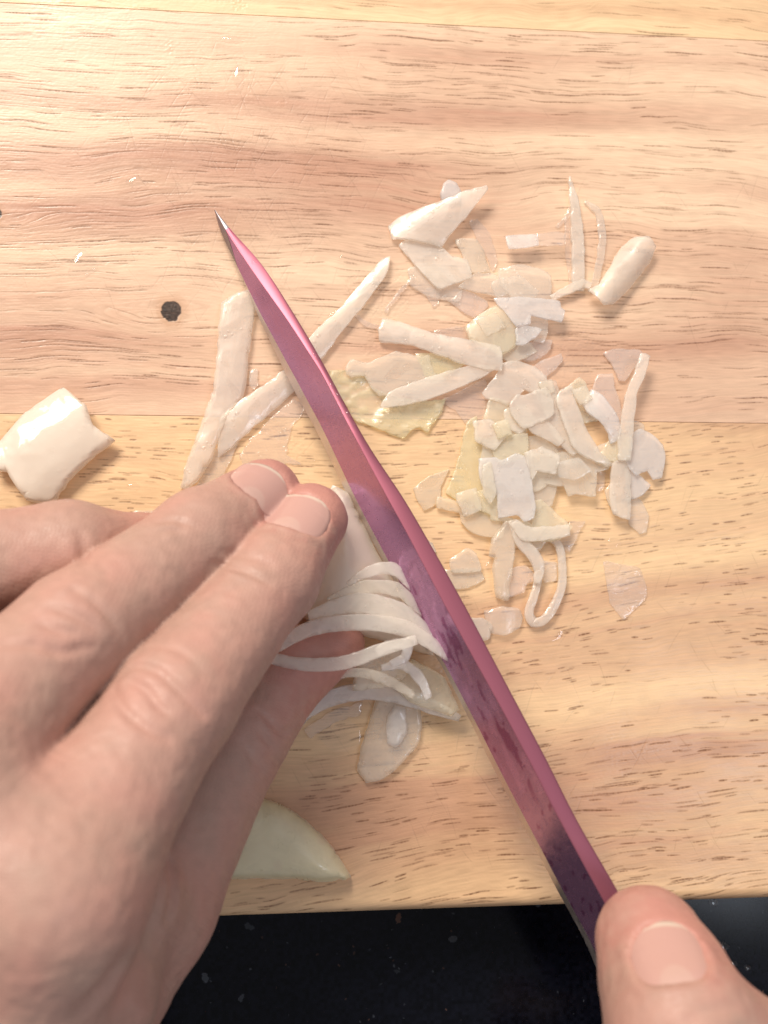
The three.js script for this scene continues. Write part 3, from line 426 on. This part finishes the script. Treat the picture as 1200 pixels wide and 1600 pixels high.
{
  const wear = dataTex(1024, 256, (d) => {
    for (let y = 0; y < 256; y++) for (let x = 0; x < 1024; x++) { const o = (y * 1024 + x) * 4, s = vnoise(x / 2.3, y / 60, 2), b = fbm(x / 40, y / 30, 5, 3); d[o] = Math.round(255 * clamp(0.5 + 0.2 * s + 0.25 * b)); d[o + 1] = Math.round(255 * clamp(0.26 + 0.12 * b + 0.05 * s)); d[o + 2] = 255; d[o + 3] = 255; }
  });
  // wet streaks and scraps of skin that stick to the coated face
  const smears = dataTex(1024, 128, (d) => {
    for (let y = 0; y < 128; y++) for (let x = 0; x < 1024; x++) {
      const u = x / 1024, v = y / 128, o = (y * 1024 + x) * 4, zone = sstep(0.42, 0.5, u) * (1 - sstep(0.74, 0.8, u));
      const a = fbm(u * 24 + v * 4, v * 2.6 - u * 14, 3, 4), b = fbm(u * 90 + 7, v * 7 + u * 30, 9, 3), dark = zone * sstep(0.3, 0.36, a), speck = sstep(0.42, 0.46, b) * sstep(0.5, 0.6, u), pale = zone * sstep(0.16, 0.22, -a);
      const c = [1, 1, 1].map((q, n) => mix(mix(q, [0.55, 0.22, 0.42][n], 0.7 * Math.max(dark, speck)), [1.0, 1.0, 1.0][n], pale));
      for (let n = 0; n < 3; n++) d[o + n] = toS(c[n] * (pale > 0.5 ? 1 : 0.86)); d[o + 3] = 255;
    }
  }, true);
  smears.repeat.set(1 / 6, 1);
  const coat = new THREE.MeshPhysicalMaterial({ color: new THREE.Color().setRGB(0.31, 0.10, 0.14), metalness: 0.8, roughness: 0.46, name: 'magenta_coated_steel' });
  const coatFace = coat.clone(); coatFace.color.setRGB(0.56, 0.29, 0.50); coatFace.map = smears; coatFace.roughness = 0.9; coatFace.roughnessMap = wear;
  const steel = new THREE.MeshPhysicalMaterial({ color: new THREE.Color().setRGB(0.66, 0.60, 0.58), metalness: 0.9, roughness: 1.5, roughnessMap: wear, name: 'bare_steel' });
  const point = steel.clone(); point.color.setRGB(0.36, 0.32, 0.34);
  const grip = new THREE.MeshPhysicalMaterial({ color: new THREE.Color().setRGB(0.09, 0.012, 0.018), roughness: 0.38, clearcoat: 0.3, name: 'dark_red_plastic' });
  const UE = 0.085, UB = 0.07, US = 0.026, UM = 0.045;
  const knife = new THREE.Group();
  mesh('blade', joinGeos([stripGeometry([bevelL, (u) => bevelL(u).lerp(shoulderL(u), 0.5), shoulderL], [UB, UM, US], 1), stripGeometry([shoulderR, bevelR], [US, UB], 1)]), coatFace, knife);
  mesh('spine', joinGeos([stripGeometry([shoulderL, spineIn, shoulderL2, ridge, shoulderR2, spineOut, shoulderR], US, 1)]), coat, knife);
  mesh('cutting_edge', joinGeos([stripGeometry([edgeLine, bevelL], [UE, UB], 1), stripGeometry([bevelR, edgeLine], [UB, UE], 1)]), steel, knife).userData.label = 'bare ground steel edge';
  mesh('blade_tip', joinGeos([stripGeometry([edgeLine, bevelL, shoulderL, spineIn, ridge, spineOut, shoulderR, bevelR, edgeLine], 0, [UE, UB, US, US, US, US, US, UB, UE], 14)]), point, knife).userData.label = 'bare grey steel point';
  // handle: an oval bar that goes on from the heel of the blade
  const heel = edgeLine(1).lerp(spineOut(1), 0.5), up = spineOut(1).sub(edgeLine(1)).normalize(), dir = spineOut(1).sub(spineOut(0.85)).normalize();
  const side = new THREE.Vector3().crossVectors(dir, up).normalize(); up.crossVectors(side, dir).normalize();
  const pos = [], uv = [], idx = [], N = 28, L = 40, len = 112;
  for (let i = 0; i <= L; i++) {
    const s = i / L, l = s * len - 2, end = Math.min(1, Math.min(s * 16, (1 - s) * 14)), q = Math.sqrt(1 - (1 - end) ** 2) || 0.001, hu = (9.5 + 1.2 * Math.cos(s * 9) - 1.5 * Math.exp(-s * 14)) * q, hs = (5.8 + 0.6 * Math.sin(s * 3)) * q;
    for (let k = 0; k <= N; k++) { const a = (k / N) * 2 * Math.PI, c = Math.sign(Math.cos(a)) * Math.abs(Math.cos(a)) ** 0.75 * hs, d = Math.sign(Math.sin(a)) * Math.abs(Math.sin(a)) ** 0.75 * hu, p = heel.clone().addScaledVector(dir, l).addScaledVector(side, c).addScaledVector(up, d); pos.push(p.x * M, p.y * M, p.z * M); uv.push(s, k / N); }
  }
  for (let i = 0; i < L; i++) for (let k = 0; k < N; k++) { const a = i * (N + 1) + k, b = a + N + 1; idx.push(a, b, a + 1, b, b + 1, a + 1); }
  const g = new THREE.BufferGeometry(); g.setAttribute('position', new THREE.Float32BufferAttribute(pos, 3)); g.setAttribute('uv', new THREE.Float32BufferAttribute(uv, 2)); g.setIndex(idx); g.computeVertexNormals();
  mesh('handle', g, grip, knife);
  // the group's own place: the heel of the blade, on the board's side
  const at = heel.clone().multiplyScalar(M);
  knife.children.forEach((c) => c.geometry.translate(-at.x, -at.y, -at.z)); knife.position.copy(at);

  tag(knife, 'kitchen_knife', 'magenta coated kitchen knife with bare steel edge, held point up over the onion', 'knife');


}
const KN = (() => { const heel = edgeLine(1).lerp(spineOut(1), 0.5), up = spineOut(1).sub(edgeLine(1)).normalize(), dir = spineOut(1).sub(spineOut(0.85)).normalize(), side = new THREE.Vector3().crossVectors(dir, up).normalize(); if (side.x < 0) side.negate(); up.crossVectors(side, dir).normalize(); if (up.y < 0) up.negate(); return (a, s, u) => heel.clone().addScaledVector(dir, a).addScaledVector(side, s).addScaledVector(up, u); })();
// ------------------------------------------------------------------ hands: a smooth field of tapered bones, meshed as one surface
const smin = (a, b, k) => { const h = Math.max(k - Math.abs(a - b), 0) / k; return Math.min(a, b) - h * h * h * k * (1 / 6); };
function bone([a, ra], [b, rb]) {
  const dx = b.x - a.x, dy = b.y - a.y, dz = b.z - a.z, l2 = dx * dx + dy * dy + dz * dz;
  return (x, y, z) => { const px = x - a.x, py = y - a.y, pz = z - a.z, t = clamp((px * dx + py * dy + pz * dz) / l2), ex = px - dx * t, ey = py - dy * t, ez = pz - dz * t; return Math.sqrt(ex * ex + ey * ey + ez * ez) - (ra + (rb - ra) * (t * t * (3 - 2 * t) * 0.5 + t * 0.5)); };
}
const chain = (...j) => j.slice(1).map((q, i) => bone(j[i], q));
const joined = (fs, k) => (x, y, z) => { let d = fs[0](x, y, z); for (let i = 1; i < fs.length; i++) d = smin(d, fs[i](x, y, z), k); return d; };
const gradient = (f, p, e = 0.25) => new THREE.Vector3(f(p.x + e, p.y, p.z) - f(p.x - e, p.y, p.z), f(p.x, p.y + e, p.z) - f(p.x, p.y - e, p.z), f(p.x, p.y, p.z + e) - f(p.x, p.y, p.z - e)).normalize();
function hit(f, px, py, from = 95) {  // the point of the field seen at a place of the photograph
  const o = P(px, py, from), d = P(px, py, 0).sub(o).normalize(); let t = 0;
  for (let i = 0; i < 200; i++) { const p = o.clone().addScaledVector(d, t), q = f(p.x, p.y, p.z); if (q < 0.02) return p; t += Math.max(0.05, q * 0.8); if (t > 140) return null; }
  return null;
}
function surfaceNets(f, lo, hi, cell) {
  const nx = Math.ceil((hi[0] - lo[0]) / cell) + 1, ny = Math.ceil((hi[1] - lo[1]) / cell) + 1, nz = Math.ceil((hi[2] - lo[2]) / cell) + 1, D = new Float32Array(nx * ny * nz), B = 6;
  for (let k = 0; k < nz; k += B) for (let j = 0; j < ny; j += B) for (let i = 0; i < nx; i += B) {
    const c = f(lo[0] + (i + B / 2) * cell, lo[1] + (j + B / 2) * cell, lo[2] + (k + B / 2) * cell), far = Math.abs(c) > B * cell * 1.25 + 2;
    for (let z = k; z < Math.min(nz, k + B); z++) for (let y = j; y < Math.min(ny, j + B); y++) for (let x = i; x < Math.min(nx, i + B); x++) D[(z * ny + y) * nx + x] = far ? c : f(lo[0] + x * cell, lo[1] + y * cell, lo[2] + z * cell);
  }
  const at = new Int32Array(nx * ny * nz).fill(-1), pos = [], idx = [], C = [0, 1, nx, nx + 1, nx * ny, nx * ny + 1, nx * ny + nx, nx * ny + nx + 1], E = [[0, 1], [2, 3], [4, 5], [6, 7], [0, 2], [1, 3], [4, 6], [5, 7], [0, 4], [1, 5], [2, 6], [3, 7]];
  for (let z = 0; z < nz - 1; z++) for (let y = 0; y < ny - 1; y++) for (let x = 0; x < nx - 1; x++) {
    const o = (z * ny + y) * nx + x; let n = 0, sx = 0, sy = 0, sz = 0, neg = 0;
    for (let c = 0; c < 8; c++) if (D[o + C[c]] < 0) neg++;
    if (neg === 0 || neg === 8) continue;
    for (const [a, b] of E) { const p = D[o + C[a]], q = D[o + C[b]]; if (p < 0 === q < 0) continue; const t = p / (p - q); sx += mix(a & 1, b & 1, t); sy += mix((a >> 1) & 1, (b >> 1) & 1, t); sz += mix(a >> 2, b >> 2, t); n++; }
    at[o] = pos.length / 3; pos.push(lo[0] + (x + sx / n) * cell, lo[1] + (y + sy / n) * cell, lo[2] + (z + sz / n) * cell);
  }
  const quad = (a, b, c, d, flip) => { if (flip) idx.push(a, c, b, a, d, c); else idx.push(a, b, c, a, c, d); };
  for (let z = 1; z < nz - 1; z++) for (let y = 1; y < ny - 1; y++) for (let x = 1; x < nx - 1; x++) {
    const o = (z * ny + y) * nx + x, s = D[o] < 0;
    if (s !== D[o + 1] < 0) quad(at[o - nx - nx * ny], at[o - nx * ny], at[o], at[o - nx], !s);
    if (s !== D[o + nx] < 0) quad(at[o - 1 - nx * ny], at[o - nx * ny], at[o], at[o - 1], s);
    if (s !== D[o + nx * ny] < 0) quad(at[o - 1 - nx], at[o - nx], at[o], at[o - 1], !s);
  }
  return { pos, idx };
}
const skinMap = dataTex(512, 512, (d) => {
  // fine lines of skin: cells of about half a millimetre (512 pixels are 24 mm)
  const r = rng(5), n = 46, pts = []; for (let j = 0; j < n; j++) for (let i = 0; i < n; i++) pts.push([(i + 0.15 + 0.7 * r()) / n, (j + 0.15 + 0.7 * r()) / n]);
  for (let y = 0; y < 512; y++) for (let x = 0; x < 512; x++) {
    const u = x / 512, v = y / 512, ci = Math.floor(u * n), cj = Math.floor(v * n); let a = 9, b = 9;
    for (let j = -1; j <= 1; j++) for (let i = -1; i <= 1; i++) { const q = pts[((cj + j + n) % n) * n + ((ci + i + n) % n)]; let du = Math.abs(u - q[0]), dv = Math.abs(v - q[1]); du = Math.min(du, 1 - du); dv = Math.min(dv, 1 - dv); const e = Math.hypot(du, dv) * n; if (e < a) { b = a; a = e; } else if (e < b) b = e; }
    const o = (y * 512 + x) * 4; d[o] = Math.round(255 * clamp(0.25 + 0.7 * sstep(0, 0.45, b - a) + 0.1 * vnoise(x / 3, y / 3))); d[o + 1] = Math.round(255 * clamp(0.52 + 0.12 * vnoise(x / 9, y / 9))); d[o + 3] = 255;
  }
});
const skin = new THREE.MeshPhysicalMaterial({ color: 0xffffff, vertexColors: true, roughness: 1, roughnessMap: skinMap, bumpMap: skinMap, bumpScale: 0.00004, sheen: 0.25, sheenColor: new THREE.Color(1, 0.72, 0.62), sheenRoughness: 0.5, specularIntensity: 0.8, name: 'skin' });
const nailMat = new THREE.MeshPhysicalMaterial({ color: 0xffffff, vertexColors: true, roughness: 0.27, specularIntensity: 0.7, clearcoat: 0.25, clearcoatRoughness: 0.3, name: 'fingernail' });

// folds: grooves drawn on the surface, given as places of the photograph
function grooves(f, list) {
  return list.map(([pts, depth, width]) => {
    const c = new THREE.CatmullRomCurve3(pts.map(([x, y]) => new THREE.Vector3(x, y, 0))), q = [], n = pts.length * 4;
    for (let i = 0; i <= n; i++) { const s = c.getPoint(i / n), p = hit(f, s.x, s.y); if (p) q.push([p, Math.sin(Math.PI * mix(0.08, 0.92, i / n)) ** 0.6]); }
    const mid = new THREE.Vector3(); q.forEach(([p]) => mid.addScaledVector(p, 1 / q.length)); const R = Math.max(...q.map(([p]) => p.distanceTo(mid))) + width * 5;
    return { q, mid, R2: R * R, depth: depth * 1.3, width: width * 1.15 };
  }).filter((g) => g.q.length > 1);
}
function grooved(x, y, z, list) {
  let s = 0;
  for (const g of list) {
    const mx = x - g.mid.x, my = y - g.mid.y, mz = z - g.mid.z; if (mx * mx + my * my + mz * mz > g.R2) continue;
    let best = 1e9, w = 0;
    for (let i = 0; i < g.q.length - 1; i++) { const [a, wa] = g.q[i], [b, wb] = g.q[i + 1], ex = b.x - a.x, ey = b.y - a.y, ez = b.z - a.z, px = x - a.x, py = y - a.y, pz = z - a.z, t = clamp((px * ex + py * ey + pz * ez) / (ex * ex + ey * ey + ez * ez || 1)), d = (px - ex * t) ** 2 + (py - ey * t) ** 2 + (pz - ez * t) ** 2; if (d < best) { best = d; w = mix(wa, wb, t); } }
    const q = best / (g.width * g.width); if (q < 14) s += g.depth * w * (Math.exp(-q) - 0.35 * Math.exp(-q / 5));
  }
  return s;
}
function nailFrame(f, px, py, toward, half, len, roll = 0) {
  const c = hit(f, px, py), n = gradient(f, c, 1.5), y = P(...toward).sub(c); y.addScaledVector(n, -y.dot(n)).normalize();
  if (roll) { n.applyAxisAngle(y, roll); }
  return { c, n, y, x: new THREE.Vector3().crossVectors(y, n).normalize(), half, len };
}
function nailDent(N, x, y, z) {      // the bed the nail lies in and the fold of skin round it
  const p = [x - N.c.x, y - N.c.y, z - N.c.z], w = p[0] * N.n.x + p[1] * N.n.y + p[2] * N.n.z; if (w < -6 || w > 4) return 0;
  const u = (p[0] * N.x.x + p[1] * N.x.y + p[2] * N.x.z) / N.half, v = (p[0] * N.y.x + p[1] * N.y.y + p[2] * N.y.z) / N.len;
  const q = Math.pow(Math.pow(Math.abs(u), 2.6) + Math.pow(Math.abs(v), 2.6), 1 / 2.6);
  if (q > 1.9) return 0;
  return 0.4 * sstep(1.06, 0.92, q) - 0.22 * Math.exp(-(((q - 1.17) / 0.13) ** 2)) * (v > 0.5 ? 0.15 : 1);
}
function nailGeometry(f, N) {
  const pos = [], idx = [], uv = [], col = [], n = 26;
  for (const lift of [0.18, -0.5]) for (let j = 0; j <= n; j++) for (let i = 0; i <= n; i++) {
    let u = (i / n) * 2 - 1, v = (j / n) * 2 - 1; const k = Math.max(Math.abs(u), Math.abs(v)) / (Math.pow(Math.abs(u) ** 3.4 + Math.abs(v) ** 3.4, 1 / 3.4) || 1); u *= k; v *= k;
    const rim = Math.pow(Math.abs(u) ** 3.4 + Math.abs(v) ** 3.4, 1 / 3.4);
    const p = N.c.clone().addScaledVector(N.x, u * N.half).addScaledVector(N.y, v * N.len);
    let t = 6; for (let s = 0; s < 60; s++) { const q = p.clone().addScaledVector(N.n, t), d = f(q.x, q.y, q.z); if (Math.abs(d) < 0.01) break; t -= d * 0.8; if (t < -6) break; }
    const flat = -Math.pow(Math.abs(u), 2) * N.half * 0.32;
    t = mix(Math.max(t, flat - 1.2), flat, v > 0.3 ? 0.5 : 0.25);
    p.addScaledVector(N.n, t + lift - 0.28 - 0.14 * sstep(0.75, 1, rim));
    pos.push(p.x * M, p.y * M, p.z * M); uv.push(u, v); const free = sstep(0.8, 0.86, v + 0.1 * u * u), moon = 0.2 * sstep(0.5, 0.42, Math.hypot(u, (v + 1) * 0.8)); col.push(mix(0.49, 0.58, Math.max(free, moon)), mix(0.285, 0.46, Math.max(free, moon)), mix(0.245, 0.38, Math.max(free, moon)));
  }
  const W = n + 1, S = W * W;
  for (let j = 0; j < n; j++) for (let i = 0; i < n; i++) { const a = j * W + i; idx.push(a, a + 1, a + W, a + 1, a + W + 1, a + W, S + a, S + a + W, S + a + 1, S + a + 1, S + a + W, S + a + W + 1); }
  for (let i = 0; i < n; i++) for (const [a, b] of [[i, i + 1], [n * W + i + 1, n * W + i], [(i + 1) * W, i * W], [i * W + n, (i + 1) * W + n]]) idx.push(a, S + a, b, b, S + a, S + b);
  const g = new THREE.BufferGeometry(); g.setAttribute('position', new THREE.Float32BufferAttribute(pos, 3)); g.setAttribute('uv', new THREE.Float32BufferAttribute(uv, 2)); g.setAttribute('color', new THREE.Float32BufferAttribute(col, 3)); g.setIndex(idx); g.computeVertexNormals();
  return g;
}
function handMesh(name, label, f, list, nails, pink, lo, hi, cell, base) {
  const folds = grooves(f, list);
  const full = (x, y, z) => { let d = f(x, y, z); if (Math.abs(d) < 3.2) { d += grooved(x, y, z, folds); for (const N of nails) d += nailDent(N, x, y, z); d += 0.09 * vnoise(x / 1.7, y / 1.7, z / 1.7) + 0.1 * vnoise(x / 5, y / 5, z / 5); } return d; };
  const s = surfaceNets(full, lo, hi, cell), n = s.pos.length / 3, nor = new Float32Array(n * 3), col = new Float32Array(n * 3), uv = new Float32Array(n * 2), p = new THREE.Vector3();
  const at = P(...base);
  for (let i = 0; i < n; i++) {
    p.set(s.pos[i * 3], s.pos[i * 3 + 1], s.pos[i * 3 + 2]);
    const g = gradient(full, p, 0.3); g.toArray(nor, i * 3);
    // pigment: blotches of red and yellow, redder finger ends
    const blotch = fbm(p.x / 7, p.y / 7, p.z / 7, 3), fine = vnoise(p.x / 1.1, p.y / 1.1, p.z / 1.1); let r = 0.34 + 0.4 * blotch;
    for (const [q, R] of pink) r += 0.75 * sstep(R * 1.7, R * 0.5, p.distanceTo(q) + 3 * fine);
    r = clamp(r);
    const c = [mix(0.41, 0.46, r), mix(0.26, 0.215, r), mix(0.205, 0.175, r)];
    for (let k = 0; k < 3; k++) col[i * 3 + k] = c[k] * (1 + 0.05 * fine + 0.06 * blotch);
    uv[i * 2] = (p.x * 0.8 + p.y * 0.35) / 24; uv[i * 2 + 1] = (p.z * 0.8 + p.y * 0.45) / 24;
  }
  const pos = new Float32Array(n * 3); for (let i = 0; i < n; i++) { pos[i * 3] = (s.pos[i * 3] - at.x) * M; pos[i * 3 + 1] = (s.pos[i * 3 + 1] - at.y) * M; pos[i * 3 + 2] = (s.pos[i * 3 + 2] - at.z) * M; }
  const g = new THREE.BufferGeometry();
  g.setAttribute('position', new THREE.BufferAttribute(pos, 3)); g.setAttribute('normal', new THREE.BufferAttribute(nor, 3)); g.setAttribute('color', new THREE.BufferAttribute(col, 3)); g.setAttribute('uv', new THREE.BufferAttribute(uv, 2)); g.setIndex(s.idx);
  const o = mesh(name, g, skin); o.position.copy(at).multiplyScalar(M);
  for (const N of nails) { const ng = nailGeometry(f, N); ng.translate(-at.x * M, -at.y * M, -at.z * M); mesh('fingernail', ng, nailMat, o); }
  return tag(o, name, label, 'hand', undefined);
}
const J = (x, y, h, r) => [P(x, y, h), r];
const W3 = (x, y, z, r) => [new THREE.Vector3(x, y, z), r];
{ // the hand that holds the onion: fingers along the blade, thumb behind the cut slices
  const wrist = W3(-92, 44, 128, 24), wrist2 = W3(-70, 36, 122, 20), arm = W3(-112, 46, 210, 27);
  const mcp = [J(70, 1400, 60, 13), J(-130, 1215, 60, 13), J(-340, 1080, 54, 12), J(-490, 970, 46, 11)];
  const index = joined(chain(mcp[0], J(272, 1098, 45, 9.9), J(424, 903, 29, 8.3), J(487, 812, 19.5, 6.9)), 4);
  const middle = joined(chain(mcp[1], J(118, 988, 45, 9.6), J(312, 840, 29, 8.3), J(415, 772, 17.5, 6.8)), 4);
  const ring = joined(chain(mcp[2], J(-130, 900, 36, 9.6), J(105, 868, 29, 9.4), J(232, 872, 17, 8), J(300, 890, 9, 6.8)), 4);
  const little = joined(chain(mcp[3], J(-200, 850, 26, 8), J(-90, 840, 14, 7), J(-20, 870, 8, 6)), 3);
  const thumb = joined(chain(W3(-73, 34, 112, 17), J(222, 1415, 29, 12.5), J(370, 1150, 15.5, 9.4), J(466, 1040, 8, 7.2), J(522, 1010, 6.5, 6.2)), 4);
  const palm = joined([bone(mcp[0], wrist2), bone(mcp[1], wrist), bone(mcp[2], wrist), bone(mcp[3], wrist), bone(wrist, arm), bone(mcp[0], mcp[1]), bone(mcp[1], mcp[2]), bone(mcp[2], mcp[3])], 9);
  const web = bone([P(170, 1420, 42), 11], [P(110, 1520, 46), 15]);
  const f = (x, y, z) => { let d = smin(index(x, y, z), middle(x, y, z), 1.5); d = smin(d, ring(x, y, z), 1.2); d = smin(d, little(x, y, z), 1.4); d = smin(d, palm(x, y, z), 8); let t = smin(thumb(x, y, z), web(x, y, z), 9); return smin(d, t, 3); };
  const list = [
    [[[182, 1061], [210, 1042], [243, 1047], [271, 1070], [299, 1098], [317, 1117]], 0.55, 0.8], [[[205, 1065], [229, 1079], [247, 1103], [259, 1112]], 0.5, 0.7], [[[177, 1079], [196, 1112], [224, 1135], [261, 1154]], 0.55, 0.8], [[[233, 1009], [261, 1012], [289, 1023], [317, 1051]], 0.3, 0.9],
    [[[331, 879], [364, 888], [392, 897], [420, 913]], 0.45, 0.7], [[[345, 862], [380, 868], [420, 880]], 0.25, 0.8],
    [[[117, 921], [145, 939], [173, 967], [191, 995]], 0.45, 0.8], [[[79, 949], [107, 958], [135, 972], [150, 985]], 0.45, 0.8], [[[0, 1009], [56, 1009], [93, 1019], [145, 1010]], 0.45, 0.8], [[[60, 975], [90, 985], [118, 990]], 0.3, 0.7],
    [[[245, 816], [275, 813], [303, 823]], 0.4, 0.7], [[[255, 830], [285, 828]], 0.25, 0.7],
    [[[124, 835], [130, 858], [131, 880]], 0.6, 0.9],
    [[[406, 1112], [420, 1126], [443, 1145], [455, 1135]], 0.6, 0.7], [[[406, 1145], [416, 1157], [428, 1170]], 0.6, 0.7], [[[418, 1180], [432, 1190], [440, 1205]], 0.5, 0.8], [[[380, 1160], [392, 1182], [410, 1200]], 0.4, 0.8],
    [[[264, 1345], [270, 1375], [270, 1400], [263, 1432]], 1.5, 1.1], [[[190, 1500], [165, 1540], [130, 1575]], 1.3, 1.8], [[[235, 1470], [205, 1520], [180, 1570]], 0.5, 1.6],
  ];
  const nails = [nailFrame(f, 462, 796, [500, 735, 20], 5.9, 5.4), nailFrame(f, 413, 755, [455, 700, 18], 5.8, 5.2)];
  const pink = [[P(492, 806, 19), 11], [P(425, 765, 17), 11], [P(540, 1015, 9), 13], [P(260, 875, 15), 12]];
  handMesh('hand', 'bare hand with bent fingers pressing the half onion against the knife blade', f, list, nails, pink, [-150, -1, -12], [8, 84, 172], 0.62, [110, 1500, 45]);
}
{ // the hand that holds the knife: thumb along the spine, fingers closed round the handle
  const tip = J(1013, 1468, 46, 8.6), ip = J(1066, 1610, 58, 11.2), w = (a, s, u, r) => [KN(a, s, u), r];
  const tm = w(48, 17, 22, 13);
  const thumb = joined(chain(tip, J(1038, 1530, 51, 9.9), ip, tm, w(92, 24, 16, 17)), 4);
  const fingers = [0, 1, 2, 3].map((i) => { const a = 34 + i * 19, r = [8.6, 8.8, 8.4, 7.4][i]; return joined(chain(w(a + 12, 22, 10, r + 2.5), w(a + 2, 19, -13, r + 0.6), w(a, 0, -20.5, r - 0.4), w(a - 1, -13, -12, r - 1), w(a, -14.5, -3, r - 1.6)), 3); });
  const palm = joined([bone(w(46, 22, 10, 11), w(118, 26, 10, 21)), bone(w(65, 23, 9, 11), w(118, 26, 10, 21)), bone(w(84, 23, 7, 11), w(118, 26, 8, 20)), bone(w(103, 22, 6, 10), w(118, 26, 8, 20)), bone(w(118, 26, 10, 21), w(190, 50, 14, 26))], 8);
  const f = (x, y, z) => { let d = fingers[0](x, y, z); for (let i = 1; i < 4; i++) d = smin(d, fingers[i](x, y, z), 1.4); d = smin(d, palm(x, y, z), 7); return smin(d, thumb(x, y, z), 5); };
  const nails = [nailFrame(f, 1044, 1486, [1018, 1400, 50], 5.7, 6.3)];
  const list = [[[[1075, 1590], [1110, 1580], [1150, 1575]], 0.35, 0.9]];
  const pink = [[P(1080, 1460, 50), 12], [KN(34, -14, -3), 10]];
  const corner = [KN(0, 0, 0), KN(190, 50, 14), KN(34, -14, -20), tip[0], ip[0]], lo = [1e9, 1e9, 1e9], hi = [-1e9, -1e9, -1e9];
  for (const c of corner) [c.x, c.y, c.z].forEach((v, k) => { lo[k] = Math.min(lo[k], v - 22); hi[k] = Math.max(hi[k], v + 22); });
  handMesh('hand', 'bare hand gripping the knife, its thumb laid along the blade spine', f, list, nails, pink, lo, [hi[0] + 8, hi[1] + 8, hi[2] + 8], 0.75, [1110, 1640, 45]);
}
// ------------------------------------------------------------------ drops of water
const water = new THREE.MeshPhysicalMaterial({ color: 0xffffff, transmission: 1, thickness: 0, roughness: 0.03, ior: 1.33, name: 'water' });
let dropSeed = 0;
function drop(label, at, rx, rz, hgt, group) {
  const seed = ++dropSeed, pos = [], idx = [], n = 28, m = 8;
  for (let j = 0; j <= m; j++) for (let i = 0; i < n; i++) { const a = (i / n) * 2 * Math.PI, s = (j / m), k = 1 + 0.22 * vnoise(Math.cos(a) * 1.3 + seed * 5, Math.sin(a) * 1.3); const q = Math.cos(s * Math.PI / 2); pos.push(Math.cos(a) * rx * k * q * M, (Math.sin(s * Math.PI / 2) * hgt) * M, Math.sin(a) * rz * k * q * M); }
  const base = pos.length / 3; pos.push(0, 0, 0);
  for (let j = 0; j < m; j++) for (let i = 0; i < n; i++) { const a = j * n + i, b = j * n + ((i + 1) % n); idx.push(a, a + n, b, b, a + n, b + n); }
  for (let i = 0; i < n; i++) idx.push(base, i, (i + 1) % n);
  const g = new THREE.BufferGeometry(); g.setAttribute('position', new THREE.Float32BufferAttribute(pos, 3)); g.setIndex(idx); g.computeVertexNormals();
  const o = mesh('water_drop', g, water); o.position.copy(at).multiplyScalar(M); o.position.y += 0.00003;
  return tag(o, 'water_drop', label, 'water drop', group);
}
drop('round flat water drop on wood between the dark knot and the board edge', P(127, 415), 2.9, 3.2, 0.7);
drop('small wet streak of water above the round flat drop', P(213, 285), 2.2, 1.4, 0.5);
drop('upright water drop near the far plank seam', P(374, 120), 1.2, 3.4, 0.5);
drop('thin water dab below the far plank seam', P(362, 62), 2.2, 0.9, 0.4);
drop('small water drop beside the big lone onion chunk', P(207, 762), 1.3, 1.0, 0.4);
drop('amber water puddle inside the fan of onion slices', P(885, 590), 6.2, 4.0, 0.6);
drop('water drop on bare wood above the lone clear flake', P(960, 850), 1.6, 1.2, 0.4);
drop('little water drop between the heap and the knife', P(765, 886), 0.9, 1.3, 0.5);
drop('thin wet film on the wood between the knife and the four-cornered slice', P(575, 425), 7, 5, 0.22);
drop('thin wet film beside the upper end of the slanting strip', P(545, 500), 4.2, 3.2, 0.2);
drop('wet patch between fingertips and the long slanting strip', P(470, 700), 5, 4, 0.22);
drop('wet smear beside the greenish oval slice', P(530, 1150), 4.5, 3, 0.2);
drop('wet patch below the clear curled ring beside the knife', P(850, 985), 4, 2.4, 0.2);
drop('wet smear on dark grain beside the cupped piece', P(960, 390), 2.6, 3.6, 0.22);
{
  const C = (x, y) => P(x, y, -BOARD_T), wetStone = 'water drops on the countertop';
  for (const [x, y, r, label] of [[1130, 1478, 1.5, 'largest water drop on the black countertop beside the thumb'], [1168, 1512, 0.9, 'small water drop on the countertop, outermost of three in a row'], [1147, 1506, 0.75, 'tiny water drop on the countertop between two larger drops'], [1115, 1410, 1.2, 'water drop on the countertop close to the board edge']]) { const p = C(x, y); p.y = -BOARD_T - 0.17; drop(label, p, r, r * 0.85, 0.7 * r, wetStone); }
  const order = ['first', 'second', 'third', 'fourth', 'fifth', 'last'];
  [[0.203, 0.9, 0.5], [0.243, 0.6, 0.4], [0.258, 0.8, 0.5], [0.27, 0.5, 0.35], [0.281, 0.7, 0.6], [0.293, 0.55, 0.4]].forEach(([u, r, v], i) => { const p = spineIn(u).lerp(spineOut(u), v); p.y += 0.12; drop(`${order[i]} water bead in the row along the magenta knife spine, counted from the point`, p, r, r * 1.1, r * 0.75, 'water beads along the knife spine'); });
  const p = spineIn(0.075).lerp(spineOut(0.075), 0.5); p.y += 0.12; drop('lone water bead on the knife spine close to the steel point', p, 0.5, 0.55, 0.4);
}
renderer.render(scene, camera);
